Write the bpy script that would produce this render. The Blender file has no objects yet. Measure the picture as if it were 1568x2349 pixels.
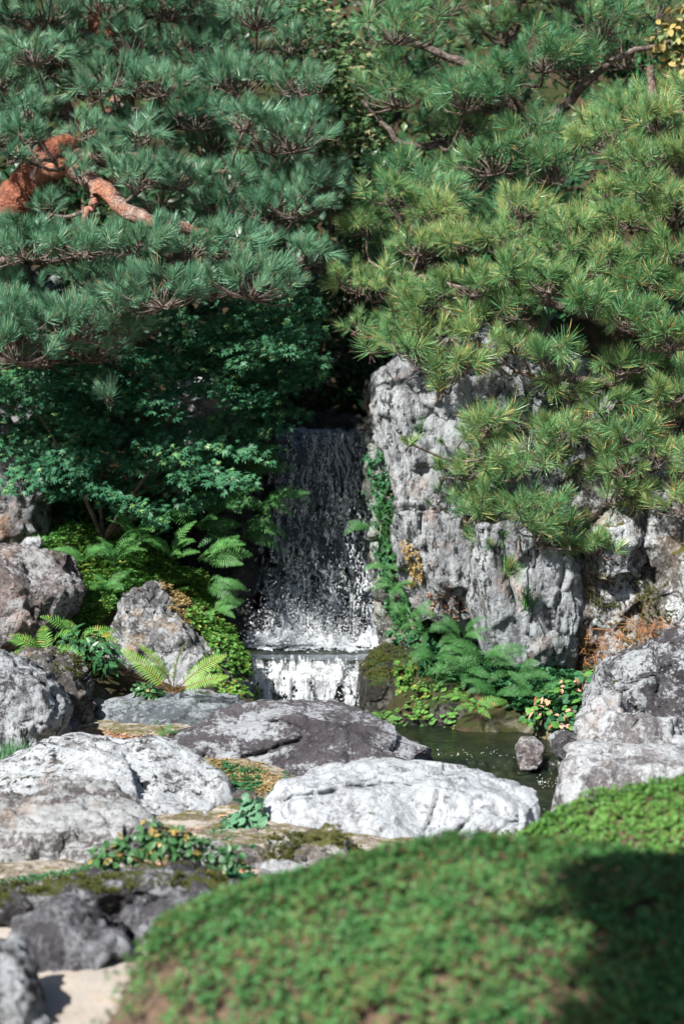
import bpy, bmesh, math, random
import numpy as np
from mathutils import Vector, Matrix

random.seed(7)
RNG = np.random.default_rng(11)
SC = bpy.context.scene
COL = SC.collection

# ------------------------------------------------------------------ camera, sky, sun, exposure
PITCH = math.radians(6.0)
CAMZ = 2.0
TANV = 2.5 / 12.0
PW, PH = 1568.0, 2349.0
cam_d = bpy.data.cameras.new('camera')
cam_d.sensor_fit = 'VERTICAL'
cam_d.sensor_height = 36.0
cam_d.lens = 18.0 / TANV
cam_d.clip_start = 0.05
cam_d.clip_end = 500.0
cam_d.dof.use_dof = True
cam_d.dof.focus_distance = 10.2
cam_d.dof.aperture_fstop = 2.4
cam = bpy.data.objects.new('camera', cam_d)
COL.objects.link(cam)
cam.location = (0, 0, CAMZ)
cam.rotation_euler = (math.radians(90) - PITCH, 0, 0)
SC.camera = cam

SUN_DIR = Vector((-0.46, -0.54, 0.70)).normalized()
world = bpy.data.worlds.new('World')
SC.world = world
world.use_nodes = True
wn = world.node_tree
sky = wn.nodes.new('ShaderNodeTexSky')
sky.sky_type = 'NISHITA'
sky.sun_disc = False
sky.sun_elevation = math.asin(SUN_DIR.z)
sky.sun_rotation = math.atan2(SUN_DIR.x, SUN_DIR.y)
bg = wn.nodes['Background']
bg.inputs['Strength'].default_value = 0.05
wn.links.new(sky.outputs[0], bg.inputs['Color'])

sun_d = bpy.data.lights.new('sun', 'SUN')
sun_d.energy = 5.0
sun_d.angle = math.radians(0.55)
sun_d.color = (1.0, 0.975, 0.945)
sun = bpy.data.objects.new('sun', sun_d)
COL.objects.link(sun)
sun.rotation_euler = (-SUN_DIR).to_track_quat('-Z', 'Y').to_euler()
sun.location = (-6, -6, 12)

SC.view_settings.view_transform = 'Standard'
SC.view_settings.look = 'None'
SC.view_settings.exposure = 1.1
SC.view_settings.gamma = 1.0
SC.view_settings.use_curve_mapping = False
SC.render.engine = 'CYCLES'
SC.cycles.use_denoising = True
SC.cycles.max_bounces = 6
SC.cycles.diffuse_bounces = 1
SC.cycles.glossy_bounces = 3
SC.cycles.transmission_bounces = 5
SC.cycles.transparent_max_bounces = 8
SC.cycles.caustics_reflective = False
SC.cycles.caustics_refractive = False


# ------------------------------------------------------------------ helpers: picture <-> world
CP, SP = math.cos(PITCH), math.sin(PITCH)


def at(px, py, Y):
    u = (px - PW / 2) / (PH / 2) * TANV
    v = (PH / 2 - py) / (PH / 2) * TANV
    d = Vector((u, CP + v * SP, -SP + v * CP))
    return Vector((0, 0, CAMZ)) + d * (Y / d.y)


def proj(P):
    P = np.asarray(P, float)
    x = P[:, 0]
    y = P[:, 1]
    z = P[:, 2] - CAMZ
    f = y * CP - z * SP
    w = y * SP + z * CP
    return np.stack([PW / 2 + x / f / TANV * PH / 2, PH / 2 - w / f / TANV * PH / 2, f], 1)


def in_poly(px, py, poly):
    px = np.asarray(px)
    py = np.asarray(py)
    inside = np.zeros(px.shape, bool)
    n = len(poly)
    for i in range(n):
        x1, y1 = poly[i]
        x2, y2 = poly[(i + 1) % n]
        c = ((y1 > py) != (y2 > py)) & (px < (x2 - x1) * (py - y1) / ((y2 - y1) + 1e-9) + x1)
        inside ^= c
    return inside


# ------------------------------------------------------------------ numpy gradient noise
_prm = RNG.permutation(256)
_prm = np.concatenate([_prm, _prm])
_grd = RNG.normal(size=(256, 3))
_grd /= np.linalg.norm(_grd, axis=1)[:, None]


def noise(P):
    P = np.asarray(P, float)
    I = np.floor(P).astype(np.int64)
    F = P - I
    I &= 255
    U = F * F * F * (F * (F * 6 - 15) + 10)
    r = 0
    for dx in (0, 1):
        for dy in (0, 1):
            for dz in (0, 1):
                h = _prm[_prm[_prm[(I[:, 0] + dx) & 255] + ((I[:, 1] + dy) & 255)] + ((I[:, 2] + dz) & 255)]
                g = _grd[h]
                d = (g * (F - np.array([dx, dy, dz]))).sum(1)
                w = (U[:, 0] if dx else 1 - U[:, 0]) * (U[:, 1] if dy else 1 - U[:, 1]) * (U[:, 2] if dz else 1 - U[:, 2])
                r = r + w * d
    return r * 1.5


def fbm(P, octv=4, gain=0.5):
    P = np.asarray(P, float)
    a, s = 1.0, 0
    for i in range(octv):
        s = s + a * noise(P + 17.3 * i)
        P = P * 2.03
        a *= gain
    return s


def ridged(P, octv=3):
    P = np.asarray(P, float)
    a, s = 1.0, 0
    for i in range(octv):
        s = s + a * (1 - np.abs(noise(P + 9.7 * i)) * 2)
        P = P * 2.1
        a *= 0.5
    return s


# ------------------------------------------------------------------ object helpers
def tag(o, label=None, cat=None, group=None, kind=None):
    if label:
        o['label'] = label
    if cat:
        o['category'] = cat
    if group:
        o['group'] = group
    if kind:
        o['kind'] = kind
    return o


def empty(name, loc, label, cat, group=None):
    o = bpy.data.objects.new(name, None)
    o.empty_display_size = 0.05
    o.location = loc
    COL.objects.link(o)
    return tag(o, label, cat, group)


def mesh_from(name, V, Fc, mats, midx=None, smooth=False):
    """V (n,3); Fc: list of index tuples, or (m,k) array"""
    me = bpy.data.meshes.new(name)
    V = np.asarray(V, np.float32)
    if isinstance(Fc, np.ndarray):
        m, k = Fc.shape
        me.vertices.add(len(V))
        me.vertices.foreach_set('co', V.ravel())
        me.loops.add(m * k)
        me.loops.foreach_set('vertex_index', Fc.astype(np.int32).ravel())
        me.polygons.add(m)
        me.polygons.foreach_set('loop_start', np.arange(0, m * k, k, dtype=np.int32))
        me.polygons.foreach_set('loop_total', np.full(m, k, np.int32))
        me.update(calc_edges=True)
    else:
        me.from_pydata(V.tolist(), [], Fc)
        me.update()
    for m_ in mats:
        me.materials.append(m_)
    if midx is not None:
        me.polygons.foreach_set('material_index', np.asarray(midx, np.int32))
    if smooth:
        me.polygons.foreach_set('use_smooth', np.ones(len(me.polygons), bool))
    return me


def place(name, me, loc=(0, 0, 0), parent=None):
    """mesh in world coordinates -> object whose origin is loc"""
    loc = Vector(loc)
    n = len(me.vertices)
    co = np.empty(n * 3, np.float32)
    me.vertices.foreach_get('co', co)
    co = co.reshape(-1, 3) - np.array(loc, np.float32)
    me.vertices.foreach_set('co', co.ravel())
    me.update()
    o = bpy.data.objects.new(name, me)
    COL.objects.link(o)
    if parent is not None:
        o.parent = parent
        o.location = loc - parent.location
    else:
        o.location = loc
    return o


def get_co(me):
    co = np.empty(len(me.vertices) * 3, np.float32)
    me.vertices.foreach_get('co', co)
    return co.reshape(-1, 3).astype(float)


def get_no(me):
    co = np.empty(len(me.vertices) * 3, np.float32)
    me.vertex_normals.foreach_get('vector', co)
    return co.reshape(-1, 3).astype(float)


class Geo:
    """collects quads/tris into one mesh (all faces padded as tuples)"""
    def __init__(s):
        s.V = []
        s.F = []
        s.M = []

    def add(s, V, F, m=0):
        b = len(s.V)
        s.V.extend([tuple(v) for v in V])
        s.F.extend([tuple(i + b for i in f) for f in F])
        s.M.extend([m] * len(F))

    def mesh(s, name, mats, smooth=False):
        return mesh_from(name, np.array(s.V), s.F, mats, s.M, smooth)


def tube(g, pts, rad, n=8, m=0, rough=0.0, cap=True):
    pts = [Vector(p) for p in pts]
    rings = []
    up = Vector((0.31, 0.2, 0.93))
    for i, p in enumerate(pts):
        a = pts[max(i - 1, 0)]
        b = pts[min(i + 1, len(pts) - 1)]
        d = (b - a).normalized() if (b - a).length > 1e-6 else Vector((0, 0, 1))
        x = d.cross(up)
        if x.length < 1e-3:
            x = d.cross(Vector((1, 0, 0)))
        x.normalize()
        y = d.cross(x)
        r = rad[i] if hasattr(rad, '__len__') else rad
        rings.append([p + (x * math.cos(2 * math.pi * k / n) + y * math.sin(2 * math.pi * k / n)) * r * (1 + rough * random.uniform(-1, 1)) for k in range(n)])
    V = [v for r in rings for v in r]
    F = []
    for i in range(len(rings) - 1):
        for k in range(n):
            F.append((i * n + k, i * n + (k + 1) % n, (i + 1) * n + (k + 1) % n, (i + 1) * n + k))
    if cap:
        F.append(tuple(range(n))[::-1])
        F.append(tuple((len(rings) - 1) * n + k for k in range(n)))
    g.add(V, F, m)


def spline(pts, n):
    """Catmull-Rom resample"""
    P = [Vector(p) for p in pts]
    P = [P[0] * 2 - P[1]] + P + [P[-1] * 2 - P[-2]]
    out = []
    segs = len(P) - 3
    for i in range(n):
        t = i / (n - 1) * segs
        k = min(int(t), segs - 1)
        t -= k
        a, b, c, d = P[k:k + 4]
        out.append(0.5 * ((2 * b) + (c - a) * t + (2 * a - 5 * b + 4 * c - d) * t * t + (3 * b - a - 3 * c + d) * t ** 3))
    return out


def basis(d, roll, up=None):
    """rotation whose +Z is d, with roll about it"""
    d = Vector(d).normalized()
    x = d.orthogonal().normalized() if up is None else Vector(up).cross(d)
    if x.length < 1e-4:
        x = d.orthogonal()
    x.normalize()
    y = d.cross(x)
    m = Matrix((x, y, d)).transposed()
    return m @ Matrix.Rotation(roll, 3, 'Z')


def mat4(R, loc, s=1.0):
    M = R.to_4x4()
    if s != 1.0:
        M = M @ Matrix.Scale(s, 4)
    M.translation = loc
    return M


def scatter(thing, part, meshes, mats, n_obj=300, key=None, owner=None, mass=None):
    """mats: list of world 4x4. the n_obj nearest become parts that share meshes, the rest ONE stuff part"""
    idx = list(range(len(mats)))
    idx.sort(key=(lambda i: mats[i].translation.y) if key is None else (lambda i: key(mats[i])))
    off = Vector(thing.location) if thing else Vector()
    for j in idx[:n_obj]:
        me = meshes[j % len(meshes)]
        o = bpy.data.objects.new(part, me)
        M = mats[j].copy()
        M.translation = M.translation - off
        o.matrix_basis = M
        o.parent = owner[j] if owner else thing
        COL.objects.link(o)
    rest = idx[n_obj:]
    if not rest:
        return None
    o = join_copies(part + '_mass', mass or meshes, [mats[j] for j in rest], off)
    o.parent = thing
    o['kind'] = 'stuff'
    return o


def join_copies(name, meshes, mats, off=Vector()):
    Vs, Ls, Ts, Mi = [], [], [], []
    base = 0
    by = {}
    for i, M in enumerate(mats):
        by.setdefault(i % len(meshes), []).append(M)
    for k, ms in by.items():
        me = meshes[k]
        co = get_co(me)
        n = len(co)
        A = np.array([np.array(M) for M in ms])
        W = np.einsum('kij,nj->kni', A[:, :3, :3], co) + A[:, None, :3, 3] - np.array(off)[None, None]
        li = np.empty(len(me.loops), np.int32)
        me.loops.foreach_get('vertex_index', li)
        lt = np.empty(len(me.polygons), np.int32)
        me.polygons.foreach_get('loop_total', lt)
        mi = np.empty(len(me.polygons), np.int32)
        me.polygons.foreach_get('material_index', mi)
        K = len(ms)
        Vs.append(W.reshape(-1, 3))
        Ls.append((li[None] + (np.arange(K) * n)[:, None] + base).ravel())
        Ts.append(np.tile(lt, K))
        Mi.append(np.tile(mi, K))
        base += K * n
    V = np.concatenate(Vs).astype(np.float32)
    L = np.concatenate(Ls).astype(np.int32)
    T = np.concatenate(Ts).astype(np.int32)
    me = bpy.data.meshes.new(name)
    me.vertices.add(len(V))
    me.vertices.foreach_set('co', V.ravel())
    me.loops.add(len(L))
    me.loops.foreach_set('vertex_index', L)
    me.polygons.add(len(T))
    me.polygons.foreach_set('loop_start', np.concatenate([[0], np.cumsum(T)[:-1]]).astype(np.int32))
    me.polygons.foreach_set('loop_total', T)
    me.polygons.foreach_set('material_index', np.concatenate(Mi).astype(np.int32))
    me.update(calc_edges=True)
    for m_ in meshes[0].materials:
        me.materials.append(m_)
    o = bpy.data.objects.new(name, me)
    COL.objects.link(o)
    return o


# ------------------------------------------------------------------ materials
class NT:
    def __init__(s, name):
        s.m = bpy.data.materials.new(name)
        s.m.use_nodes = True
        s.t = s.m.node_tree
        s.t.nodes.clear()
        s.out = s.t.nodes.new('ShaderNodeOutputMaterial')

    def n(s, typ, **kw):
        nd = s.t.nodes.new('ShaderNode' + typ)
        for k, v in kw.items():
            if k.startswith('i_'):
                nd.inputs[k[2:].replace('_', ' ')].default_value = v
            else:
                setattr(nd, k, v)
        return nd

    def l(s, a, b):
        s.t.links.new(a, b)

    def coord(s, scale=(1, 1, 1), rot=(0, 0, 0), kind='Object'):
        c = s.n('TexCoord')
        mp = s.n('Mapping')
        mp.inputs['Scale'].default_value = scale
        mp.inputs['Rotation'].default_value = rot
        s.l(c.outputs[kind], mp.inputs['Vector'])
        return mp.outputs[0]

    def noise(s, vec, scale, detail=6, rough=0.6, dist=0.0):
        nd = s.n('TexNoise')
        nd.inputs['Scale'].default_value = scale
        nd.inputs['Detail'].default_value = detail
        nd.inputs['Roughness'].default_value = rough
        nd.inputs['Distortion'].default_value = dist
        if vec is not None:
            s.l(vec, nd.inputs['Vector'])
        return nd.outputs['Fac']

    def ramp(s, fac, stops, interp='LINEAR'):
        nd = s.n('ValToRGB')
        cr = nd.color_ramp
        cr.interpolation = interp
        while len(cr.elements) < len(stops):
            cr.elements.new(0.5)
        for e, (p, c) in zip(cr.elements, stops):
            e.position = p
            e.color = (c, c, c, 1) if not hasattr(c, '__len__') else (*c, 1)
        s.l(fac, nd.inputs[0])
        return nd.outputs[0]

    def mix(s, fac, a, b, blend='MIX'):
        nd = s.n('Mix', data_type='RGBA', blend_type=blend)
        for sock, v in ((nd.inputs[0], fac), (nd.inputs[6], a), (nd.inputs[7], b)):
            if hasattr(v, 'links'):
                s.l(v, sock)
            elif hasattr(v, '__len__'):
                sock.default_value = (*v, 1)
            else:
                sock.default_value = v
        return nd.outputs[2]

    def math(s, op, a, b=0.0, c=None, clamp=False):
        nd = s.n('Math', operation=op, use_clamp=clamp)
        for i, v in enumerate((a, b, c)):
            if v is None:
                continue
            if hasattr(v, 'links'):
                s.l(v, nd.inputs[i])
            else:
                nd.inputs[i].default_value = v
        return nd.outputs[0]

    def bump(s, h, strength=0.5, dist=0.01, normal=None):
        nd = s.n('Bump')
        nd.inputs['Strength'].default_value = strength
        nd.inputs['Distance'].default_value = dist
        s.l(h, nd.inputs['Height'])
        if normal is not None:
            s.l(normal, nd.inputs['Normal'])
        return nd.outputs[0]

    def bsdf(s, **kw):
        nd = s.n('BsdfPrincipled')
        for k, v in kw.items():
            sock = nd.inputs[k.replace('_', ' ')]
            if hasattr(v, 'links'):
                s.l(v, sock)
            elif hasattr(v, '__len__') and len(v) == 3:
                sock.default_value = (*v, 1)
            else:
                sock.default_value = v
        return nd

    def done(s, shader):
        s.l(shader, s.out.inputs['Surface'])
        return s.m


def rock_mat(name, dark, base, lichen, lich=0.5, lscale=5.0, streak=(1, 1, 1), rot=(0, 0, 0), speck=0.5, moss=0.0,
             moss_col=(0.05, 0.065, 0.015), stain=None, stain_amt=0.0, crack=0.5, rough=0.85, wet=False, sharp=0.05, black=0.4):
    sharp *= 0.7
    K = 0.66
    dark, base, lichen = (tuple(x * K * w for x, w in zip(q, (0.97, 1.0, 1.035))) for q in (dark, base, lichen))
    t = NT(name)
    v = t.coord(streak, rot)
    vi = t.coord((1, 1, 1))
    big = t.noise(v, 2.6, 4, 0.62, 0.4)
    mid = t.noise(v, lscale, 6, 0.68, 0.6)
    fine = t.noise(vi, 48, 5, 0.75)
    c = t.mix(t.ramp(big, [(0.32, 0), (0.66, 1)]), dark, base)
    # fine grain tone
    c = t.mix(t.math('MULTIPLY', t.ramp(fine, [(0.40, 1), (0.55, 0)]), 0.75 * speck), c, tuple(x * 0.35 for x in dark))
    # pale lichen in ragged patches
    lm = t.math('ADD', t.math('MULTIPLY', mid, 0.8), t.math('MULTIPLY', big, 0.35))
    lm = t.math('ADD', lm, t.math('MULTIPLY', t.math('SUBTRACT', fine, 0.5), 0.55))
    th = 0.575 + (0.5 - lich) * 0.30
    lmask = t.ramp(lm, [(max(th - sharp, 0.0), 0), (min(th + sharp, 1.0), 1)])
    c = t.mix(t.math('MULTIPLY', lmask, 0.92), c, lichen)
    # white crustose spots
    sp = t.noise(vi, 15, 3, 0.75, 0.2)
    spm = t.ramp(sp, [(0.66, 0), (0.69, 1)])
    c = t.mix(t.math('MULTIPLY', spm, 0.75 * lich), c, tuple(min(1, x * 1.18) for x in lichen))
    # black pitting
    bl = t.noise(v, 15 + lscale * 2.2, 6, 0.74, 0.4)
    blm = t.math('MULTIPLY', t.ramp(bl, [(0.525, 0), (0.56, 1)]), t.ramp(t.noise(vi, 3.3, 3, 0.6), [(0.42, 0.25), (0.54, 1)]))
    c = t.mix(t.math('MULTIPLY', blm, min(1.0, black * 1.25)), c, (0.022, 0.022, 0.02))
    # cracks
    cr = t.noise(v, 3.1, 3, 0.55, 0.9)
    crl = t.math('ABSOLUTE', t.math('SUBTRACT', cr, 0.5))
    crm = t.math('MULTIPLY', t.ramp(crl, [(0.0, 1), (0.009, 0)]), t.ramp(fine, [(0.42, 0), (0.56, 1)]))
    c = t.mix(t.math('MULTIPLY', crm, crack), c, (0.02, 0.018, 0.016))
    if stain is not None:
        sm = t.ramp(t.noise(vi, 4.2, 6, 0.65, 0.5), [(0.60 - 0.25 * stain_amt, 0), (0.72 - 0.2 * stain_amt, 1)])
        c = t.mix(t.math('MULTIPLY', sm, 0.75), c, stain)
    if moss > 0:
        geo = t.n('NewGeometry')
        sx = t.n('SeparateXYZ')
        t.l(geo.outputs['Normal'], sx.inputs[0])
        mo = t.math('ADD', t.math('MULTIPLY', sx.outputs[2], 0.30), t.noise(vi, 5.5, 7, 0.72, 0.3))
        mm = t.ramp(mo, [(0.92 - 0.5 * moss, 0), (0.97 - 0.5 * moss, 1)])
        mc = t.mix(t.noise(vi, 26, 4, 0.6), tuple(x * 0.5 for x in moss_col), tuple(x * 1.7 for x in moss_col))
        c = t.mix(mm, c, mc)
    h = t.math('ADD', t.math('MULTIPLY', fine, 0.8), t.math('MULTIPLY', mid, 0.9))
    h = t.math('ADD', h, t.math('MULTIPLY', bl, 0.6))
    nrm = t.bump(h, 0.95, 0.028)
    b = t.bsdf(Base_Color=c, Roughness=0.28 if wet else rough, Normal=nrm)
    b.inputs['Specular IOR Level'].default_value = 0.5 if wet else 0.18
    return t.done(b.outputs[0])


def leaf_mat(name, c1, c2, c3=None, c3_amt=0.1, rough=0.5, trans=0.3, spec=0.3, patch=0.5, pscale=2.5):
    t = NT(name)
    geo = t.n('NewGeometry')
    oi = t.n('ObjectInfo')
    r = t.math('FRACT', t.math('ADD', geo.outputs['Random Per Island'], oi.outputs['Random']))
    pn = t.n('TexNoise')
    pn.inputs['Scale'].default_value = pscale
    pn.inputs['Detail'].default_value = 3
    t.l(geo.outputs['Position'], pn.inputs['Vector'])
    f = t.math('ADD', t.math('MULTIPLY', r, 1 - patch), t.math('MULTIPLY', t.ramp(pn.outputs['Fac'], [(0.35, 0), (0.65, 1)]), patch))
    c = t.mix(f, c1, c2)
    if c3 is not None:
        r2 = t.math('FRACT', t.math('MULTIPLY', r, 7.31))
        pm = t.ramp(pn.outputs['Fac'], [(0.40, 0.35), (0.66, 1.6)])
        c = t.mix(t.math('LESS_THAN', r2, t.math('MULTIPLY', pm, c3_amt)), c, c3)
    b = t.bsdf(Base_Color=c, Roughness=rough)
    b.inputs['Specular IOR Level'].default_value = spec
    tr = t.n('BsdfTranslucent')
    t.l(c, tr.inputs['Color'])
    ms = t.n('MixShader')
    ms.inputs[0].default_value = trans
    t.l(b.outputs[0], ms.inputs[1])
    t.l(tr.outputs[0], ms.inputs[2])
    return t.done(ms.outputs[0])


def bark_mat(name, c1, c2, c3=None, scale=14):
    t = NT(name)
    v = t.coord((1, 1, 1))
    n1 = t.noise(v, scale, 6, 0.6, 0.3)
    n2 = t.noise(v, 5, 4, 0.6)
    vo = t.n('TexVoronoi', feature='DISTANCE_TO_EDGE')
    vo.inputs['Scale'].default_value = scale * 1.6
    vd = t.n('VectorMath', operation='ADD')
    t.l(v, vd.inputs[0])
    nn = t.n('TexNoise')
    nn.inputs['Scale'].default_value = scale
    t.l(v, nn.inputs['Vector'])
    vs_ = t.n('VectorMath', operation='SCALE')
    vs_.inputs['Scale'].default_value = 2.0 / scale
    t.l(nn.outputs['Color'], vs_.inputs[0])
    t.l(vs_.outputs[0], vd.inputs[1])
    t.l(vd.outputs[0], vo.inputs['Vector'])
    c = t.mix(t.ramp(n1, [(0.35, 0), (0.65, 1)]), c1, c2)
    if c3 is not None:
        c = t.mix(t.ramp(n2, [(0.45, 0), (0.62, 1)]), c, c3)
    e = t.ramp(t.math('ADD', vo.outputs['Distance'], t.math('MULTIPLY', n1, 0.25)), [(0.06, 0), (0.26, 1)])
    c = t.mix(t.math('MULTIPLY', t.math('SUBTRACT', 1.0, e), 0.6), c, tuple(x * 0.45 for x in c1))
    h = t.math('ADD', t.math('MULTIPLY', e, 0.6), n1)
    b = t.bsdf(Base_Color=c, Roughness=0.8, Normal=t.bump(h, 0.8, 0.012))
    b.inputs['Specular IOR Level'].default_value = 0.2
    return t.done(b.outputs[0])


# needles, leaves
M_needle_blue = leaf_mat('needles_bluegreen', (0.058, 0.19, 0.10), (0.25, 0.47, 0.285), (0.38, 0.36, 0.16), 0.035, 0.38, 0.2, 0.55)
M_needle_dark = leaf_mat('needles_deepgreen', (0.035, 0.155, 0.068), (0.18, 0.385, 0.175), (0.44, 0.46, 0.15), 0.10, 0.38, 0.2, 0.5)
M_needle_yel = leaf_mat('needles_yellowgreen', (0.060, 0.22, 0.085), (0.275, 0.455, 0.165), (0.62, 0.54, 0.19), 0.13, 0.38, 0.24, 0.5)
M_needle_dead = leaf_mat('needles_dead', (0.30, 0.10, 0.03), (0.38, 0.20, 0.07), None, 0, 0.7, 0.1)
M_twig = bark_mat('twig_bark', (0.09, 0.062, 0.05), (0.25, 0.205, 0.17), None, 40)
M_bud = bark_mat('bud_bark', (0.22, 0.09, 0.05), (0.34, 0.16, 0.09), None, 60)
M_bark_red = bark_mat('red_pine_bark', (0.16, 0.055, 0.035), (0.30, 0.11, 0.06), (0.20, 0.125, 0.10), 19)
M_bark_grey = bark_mat('grey_pine_bark', (0.15, 0.085, 0.065), (0.33, 0.245, 0.205), (0.34, 0.145, 0.085), 24)
M_bark_limb = bark_mat('limb_bark', (0.09, 0.068, 0.058), (0.25, 0.20, 0.175), None, 30)
M_bark_dark = bark_mat('dark_bark', (0.07, 0.05, 0.04), (0.19, 0.14, 0.11), None, 14)
M_maple = leaf_mat('maple_leaf', (0.020, 0.098, 0.048), (0.072, 0.215, 0.098), (0.17, 0.31, 0.11), 0.07, 0.45, 0.28, 0.3)
M_maple_bg = leaf_mat('maple_leaf_light', (0.040, 0.12, 0.05), (0.13, 0.23, 0.08), (0.36, 0.32, 0.17), 0.14, 0.5, 0.3, 0.3)
M_glossy = leaf_mat('glossy_leaf', (0.022, 0.09, 0.034), (0.06, 0.17, 0.06), (0.25, 0.26, 0.05), 0.04, 0.34, 0.18, 0.45)
M_darkleaf = leaf_mat('evergreen_leaf', (0.010, 0.045, 0.018), (0.035, 0.09, 0.032), (0.09, 0.16, 0.05), 0.07, 0.35, 0.2, 0.4)
M_yellow = leaf_mat('yellow_leaf', (0.36, 0.26, 0.08), (0.46, 0.36, 0.13), (0.14, 0.20, 0.07), 0.2, 0.5, 0.3, 0.3)
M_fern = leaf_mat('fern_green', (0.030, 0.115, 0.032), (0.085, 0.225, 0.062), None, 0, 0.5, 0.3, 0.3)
M_fern_bank = leaf_mat('fern_sunlit_tint', (0.050, 0.18, 0.045), (0.135, 0.33, 0.085), None, 0, 0.5, 0.3, 0.3)  # brighter copy of the fern green, bank sunlight put into the colour
M_fern_bright = leaf_mat('fern_bright', (0.17, 0.34, 0.055), (0.27, 0.42, 0.085), None, 0, 0.5, 0.35, 0.25)
M_fern_stem = bark_mat('fern_stem', (0.28, 0.08, 0.03), (0.36, 0.15, 0.05), None, 60)
M_cover = leaf_mat('ground_cover_leaf', (0.06, 0.20, 0.045), (0.17, 0.34, 0.06), (0.33, 0.30, 0.06), 0.07, 0.55, 0.3, 0.25)
M_cover_dark = leaf_mat('ground_cover_dark', (0.02, 0.10, 0.04), (0.06, 0.19, 0.07), None, 0, 0.5, 0.25, 0.3)
M_dry = leaf_mat('dry_moss_leaf', (0.34, 0.24, 0.10), (0.46, 0.36, 0.17), (0.22, 0.12, 0.05), 0.2, 0.8, 0.15, 0.1)
M_litter = leaf_mat('fallen_leaf', (0.42, 0.24, 0.14), (0.52, 0.34, 0.22), (0.30, 0.10, 0.05), 0.25, 0.8, 0.1, 0.1)
M_ivy = leaf_mat('ivy_leaf', (0.055, 0.17, 0.085), (0.12, 0.26, 0.14), None, 0, 0.4, 0.2, 0.5)
M_redgreen = leaf_mat('red_tipped_leaf', (0.025, 0.085, 0.03), (0.07, 0.17, 0.06), (0.30, 0.22, 0.07), 0.10, 0.42, 0.2, 0.3)
M_grass = leaf_mat('grass_blade', (0.07, 0.22, 0.09), (0.16, 0.33, 0.15), None, 0, 0.5, 0.25, 0.3)
M_azalea = leaf_mat('azalea_leaf', (0.042, 0.15, 0.042), (0.115, 0.275, 0.075), (0.17, 0.10, 0.042), 0.17, 0.5, 0.3, 0.3, 0.6, 5.0)
M_azalea_far = leaf_mat('azalea_leaf_far', (0.068, 0.195, 0.038), (0.155, 0.325, 0.065), (0.20, 0.18, 0.05), 0.06, 0.5, 0.3, 0.3, 0.55, 4.0)


# ------------------------------------------------------------------ ground
CT = []


def ctl(px, py, Y, dz=0.0):
    p = at(px, py, Y)
    CT.append((p.x, p.y, p.z + dz))


def ctx(px, py, Y, z):
    p = at(px, py, Y)
    CT.append((p.x, p.y, z))


for x in (-9, -6, -4, -2.6, -1.6, -0.8, 0, 0.8, 1.6, 2.6, 4, 6, 9):
    for y in (-4, 0, 3, 4.5, 6, 7.2, 8.3):
        CT.append((x, y, 0.0))
for x in (-6, -4, -2.6, -1.8, -1.2, -0.6, -0.1):
    CT.append((x, 9.0, 0.0))
    if x < -0.3:
        CT.append((x, 9.8, 0.0))
for x in (-1.7, -1.3, -1.0):
    CT.append((x, 10.3, 0.0))
CT += [(3, 9.2, 0.1), (2.2, 9.2, 0.0), (1.4, 9.3, -0.1), (4.5, 9.6, 0.3), (3, 10.4, 0.3), (2.3, 10.4, 0.2)]
# stream channel
for px, py, Y in ((760, 1700, 10.9), (850, 1700, 10.7), (960, 1700, 10.5), (1060, 1700, 10.45), (1160, 1700, 10.4), (1260, 1700, 10.2), (1320, 1710, 10.2),
                  (1060, 1760, 9.9), (1150, 1770, 9.8), (1250, 1790, 9.6), (1270, 1830, 9.3), (1275, 1870, 9.0), (1260, 1900, 8.8), (1000, 1740, 10.1)):
    ctx(px, py, Y, -0.30)
# basin under the fall
for px, Y in ((580, 11.9), (700, 11.9), (840, 11.9), (590, 11.6), (720, 11.6), (820, 11.6), (700, 12.15), (820, 12.15), (620, 12.15)):
    ctx(px, 1500, Y, -0.1)
for px, Y in ((620, 11.2), (720, 11.2), (820, 11.15)):
    ctx(px, 1600, Y, -0.25)
# left bank
ctl(60, 1250, 11.9); ctl(300, 1235, 11.9); ctl(440, 1310, 11.7); ctl(500, 1430, 11.45); ctl(200, 1380, 11.4)
ctl(120, 1490, 10.9); ctl(-100, 1300, 11.8); ctl(-300, 1300, 11.8); ctl(330, 1430, 11.4); ctl(30, 1500, 10.9)
ctl(210, 1530, 10.8); ctl(400, 1590, 10.75); ctl(520, 1600, 10.8); ctl(-200, 1540, 10.7); ctl(300, 1610, 10.6)
# terraces behind
for x in (-6, -4, -2.6, -1.8, -1.2, -0.7):
    CT.append((x, 12.5, 1.0))
    CT.append((x, 13.2, 1.7))
for x in (-0.4, -0.1, 0.2):
    CT.append((x, 12.45, 1.05))
    CT.append((x, 13.0, 1.1))
for x in (0.7, 1.3, 2.0, 3.0, 4.5, 6.5):
    CT.append((x, 12.1, 1.2))
    CT.append((x, 13.0, 1.7))
# right bank before the cliff
ctl(1150, 1550, 10.85); ctl(1300, 1600, 10.5); ctl(1000, 1490, 11.15); ctl(950, 1560, 11.0, -0.05); ctl(1100, 1640, 10.65); ctl(1420, 1560, 10.6)
CT += [(2.4, 10.9, 0.35), (3.5, 11.0, 0.5), (5, 11.2, 0.6), (-6, 10.4, 0.1), (-6, 11.6, 0.5), (7, 12, 1.0)]
for x in np.linspace(-16, 16, 17):
    CT.append((x, 15.0, 2.9))
    CT.append((x, 17.5, 4.6))
    CT.append((x, 22, 7.5))
for x in (-18, -12, 12, 18):
    for y in (-10, -4, 0, 4, 8):
        CT.append((x, y, 0.0))
CT = np.array(CT)


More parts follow.
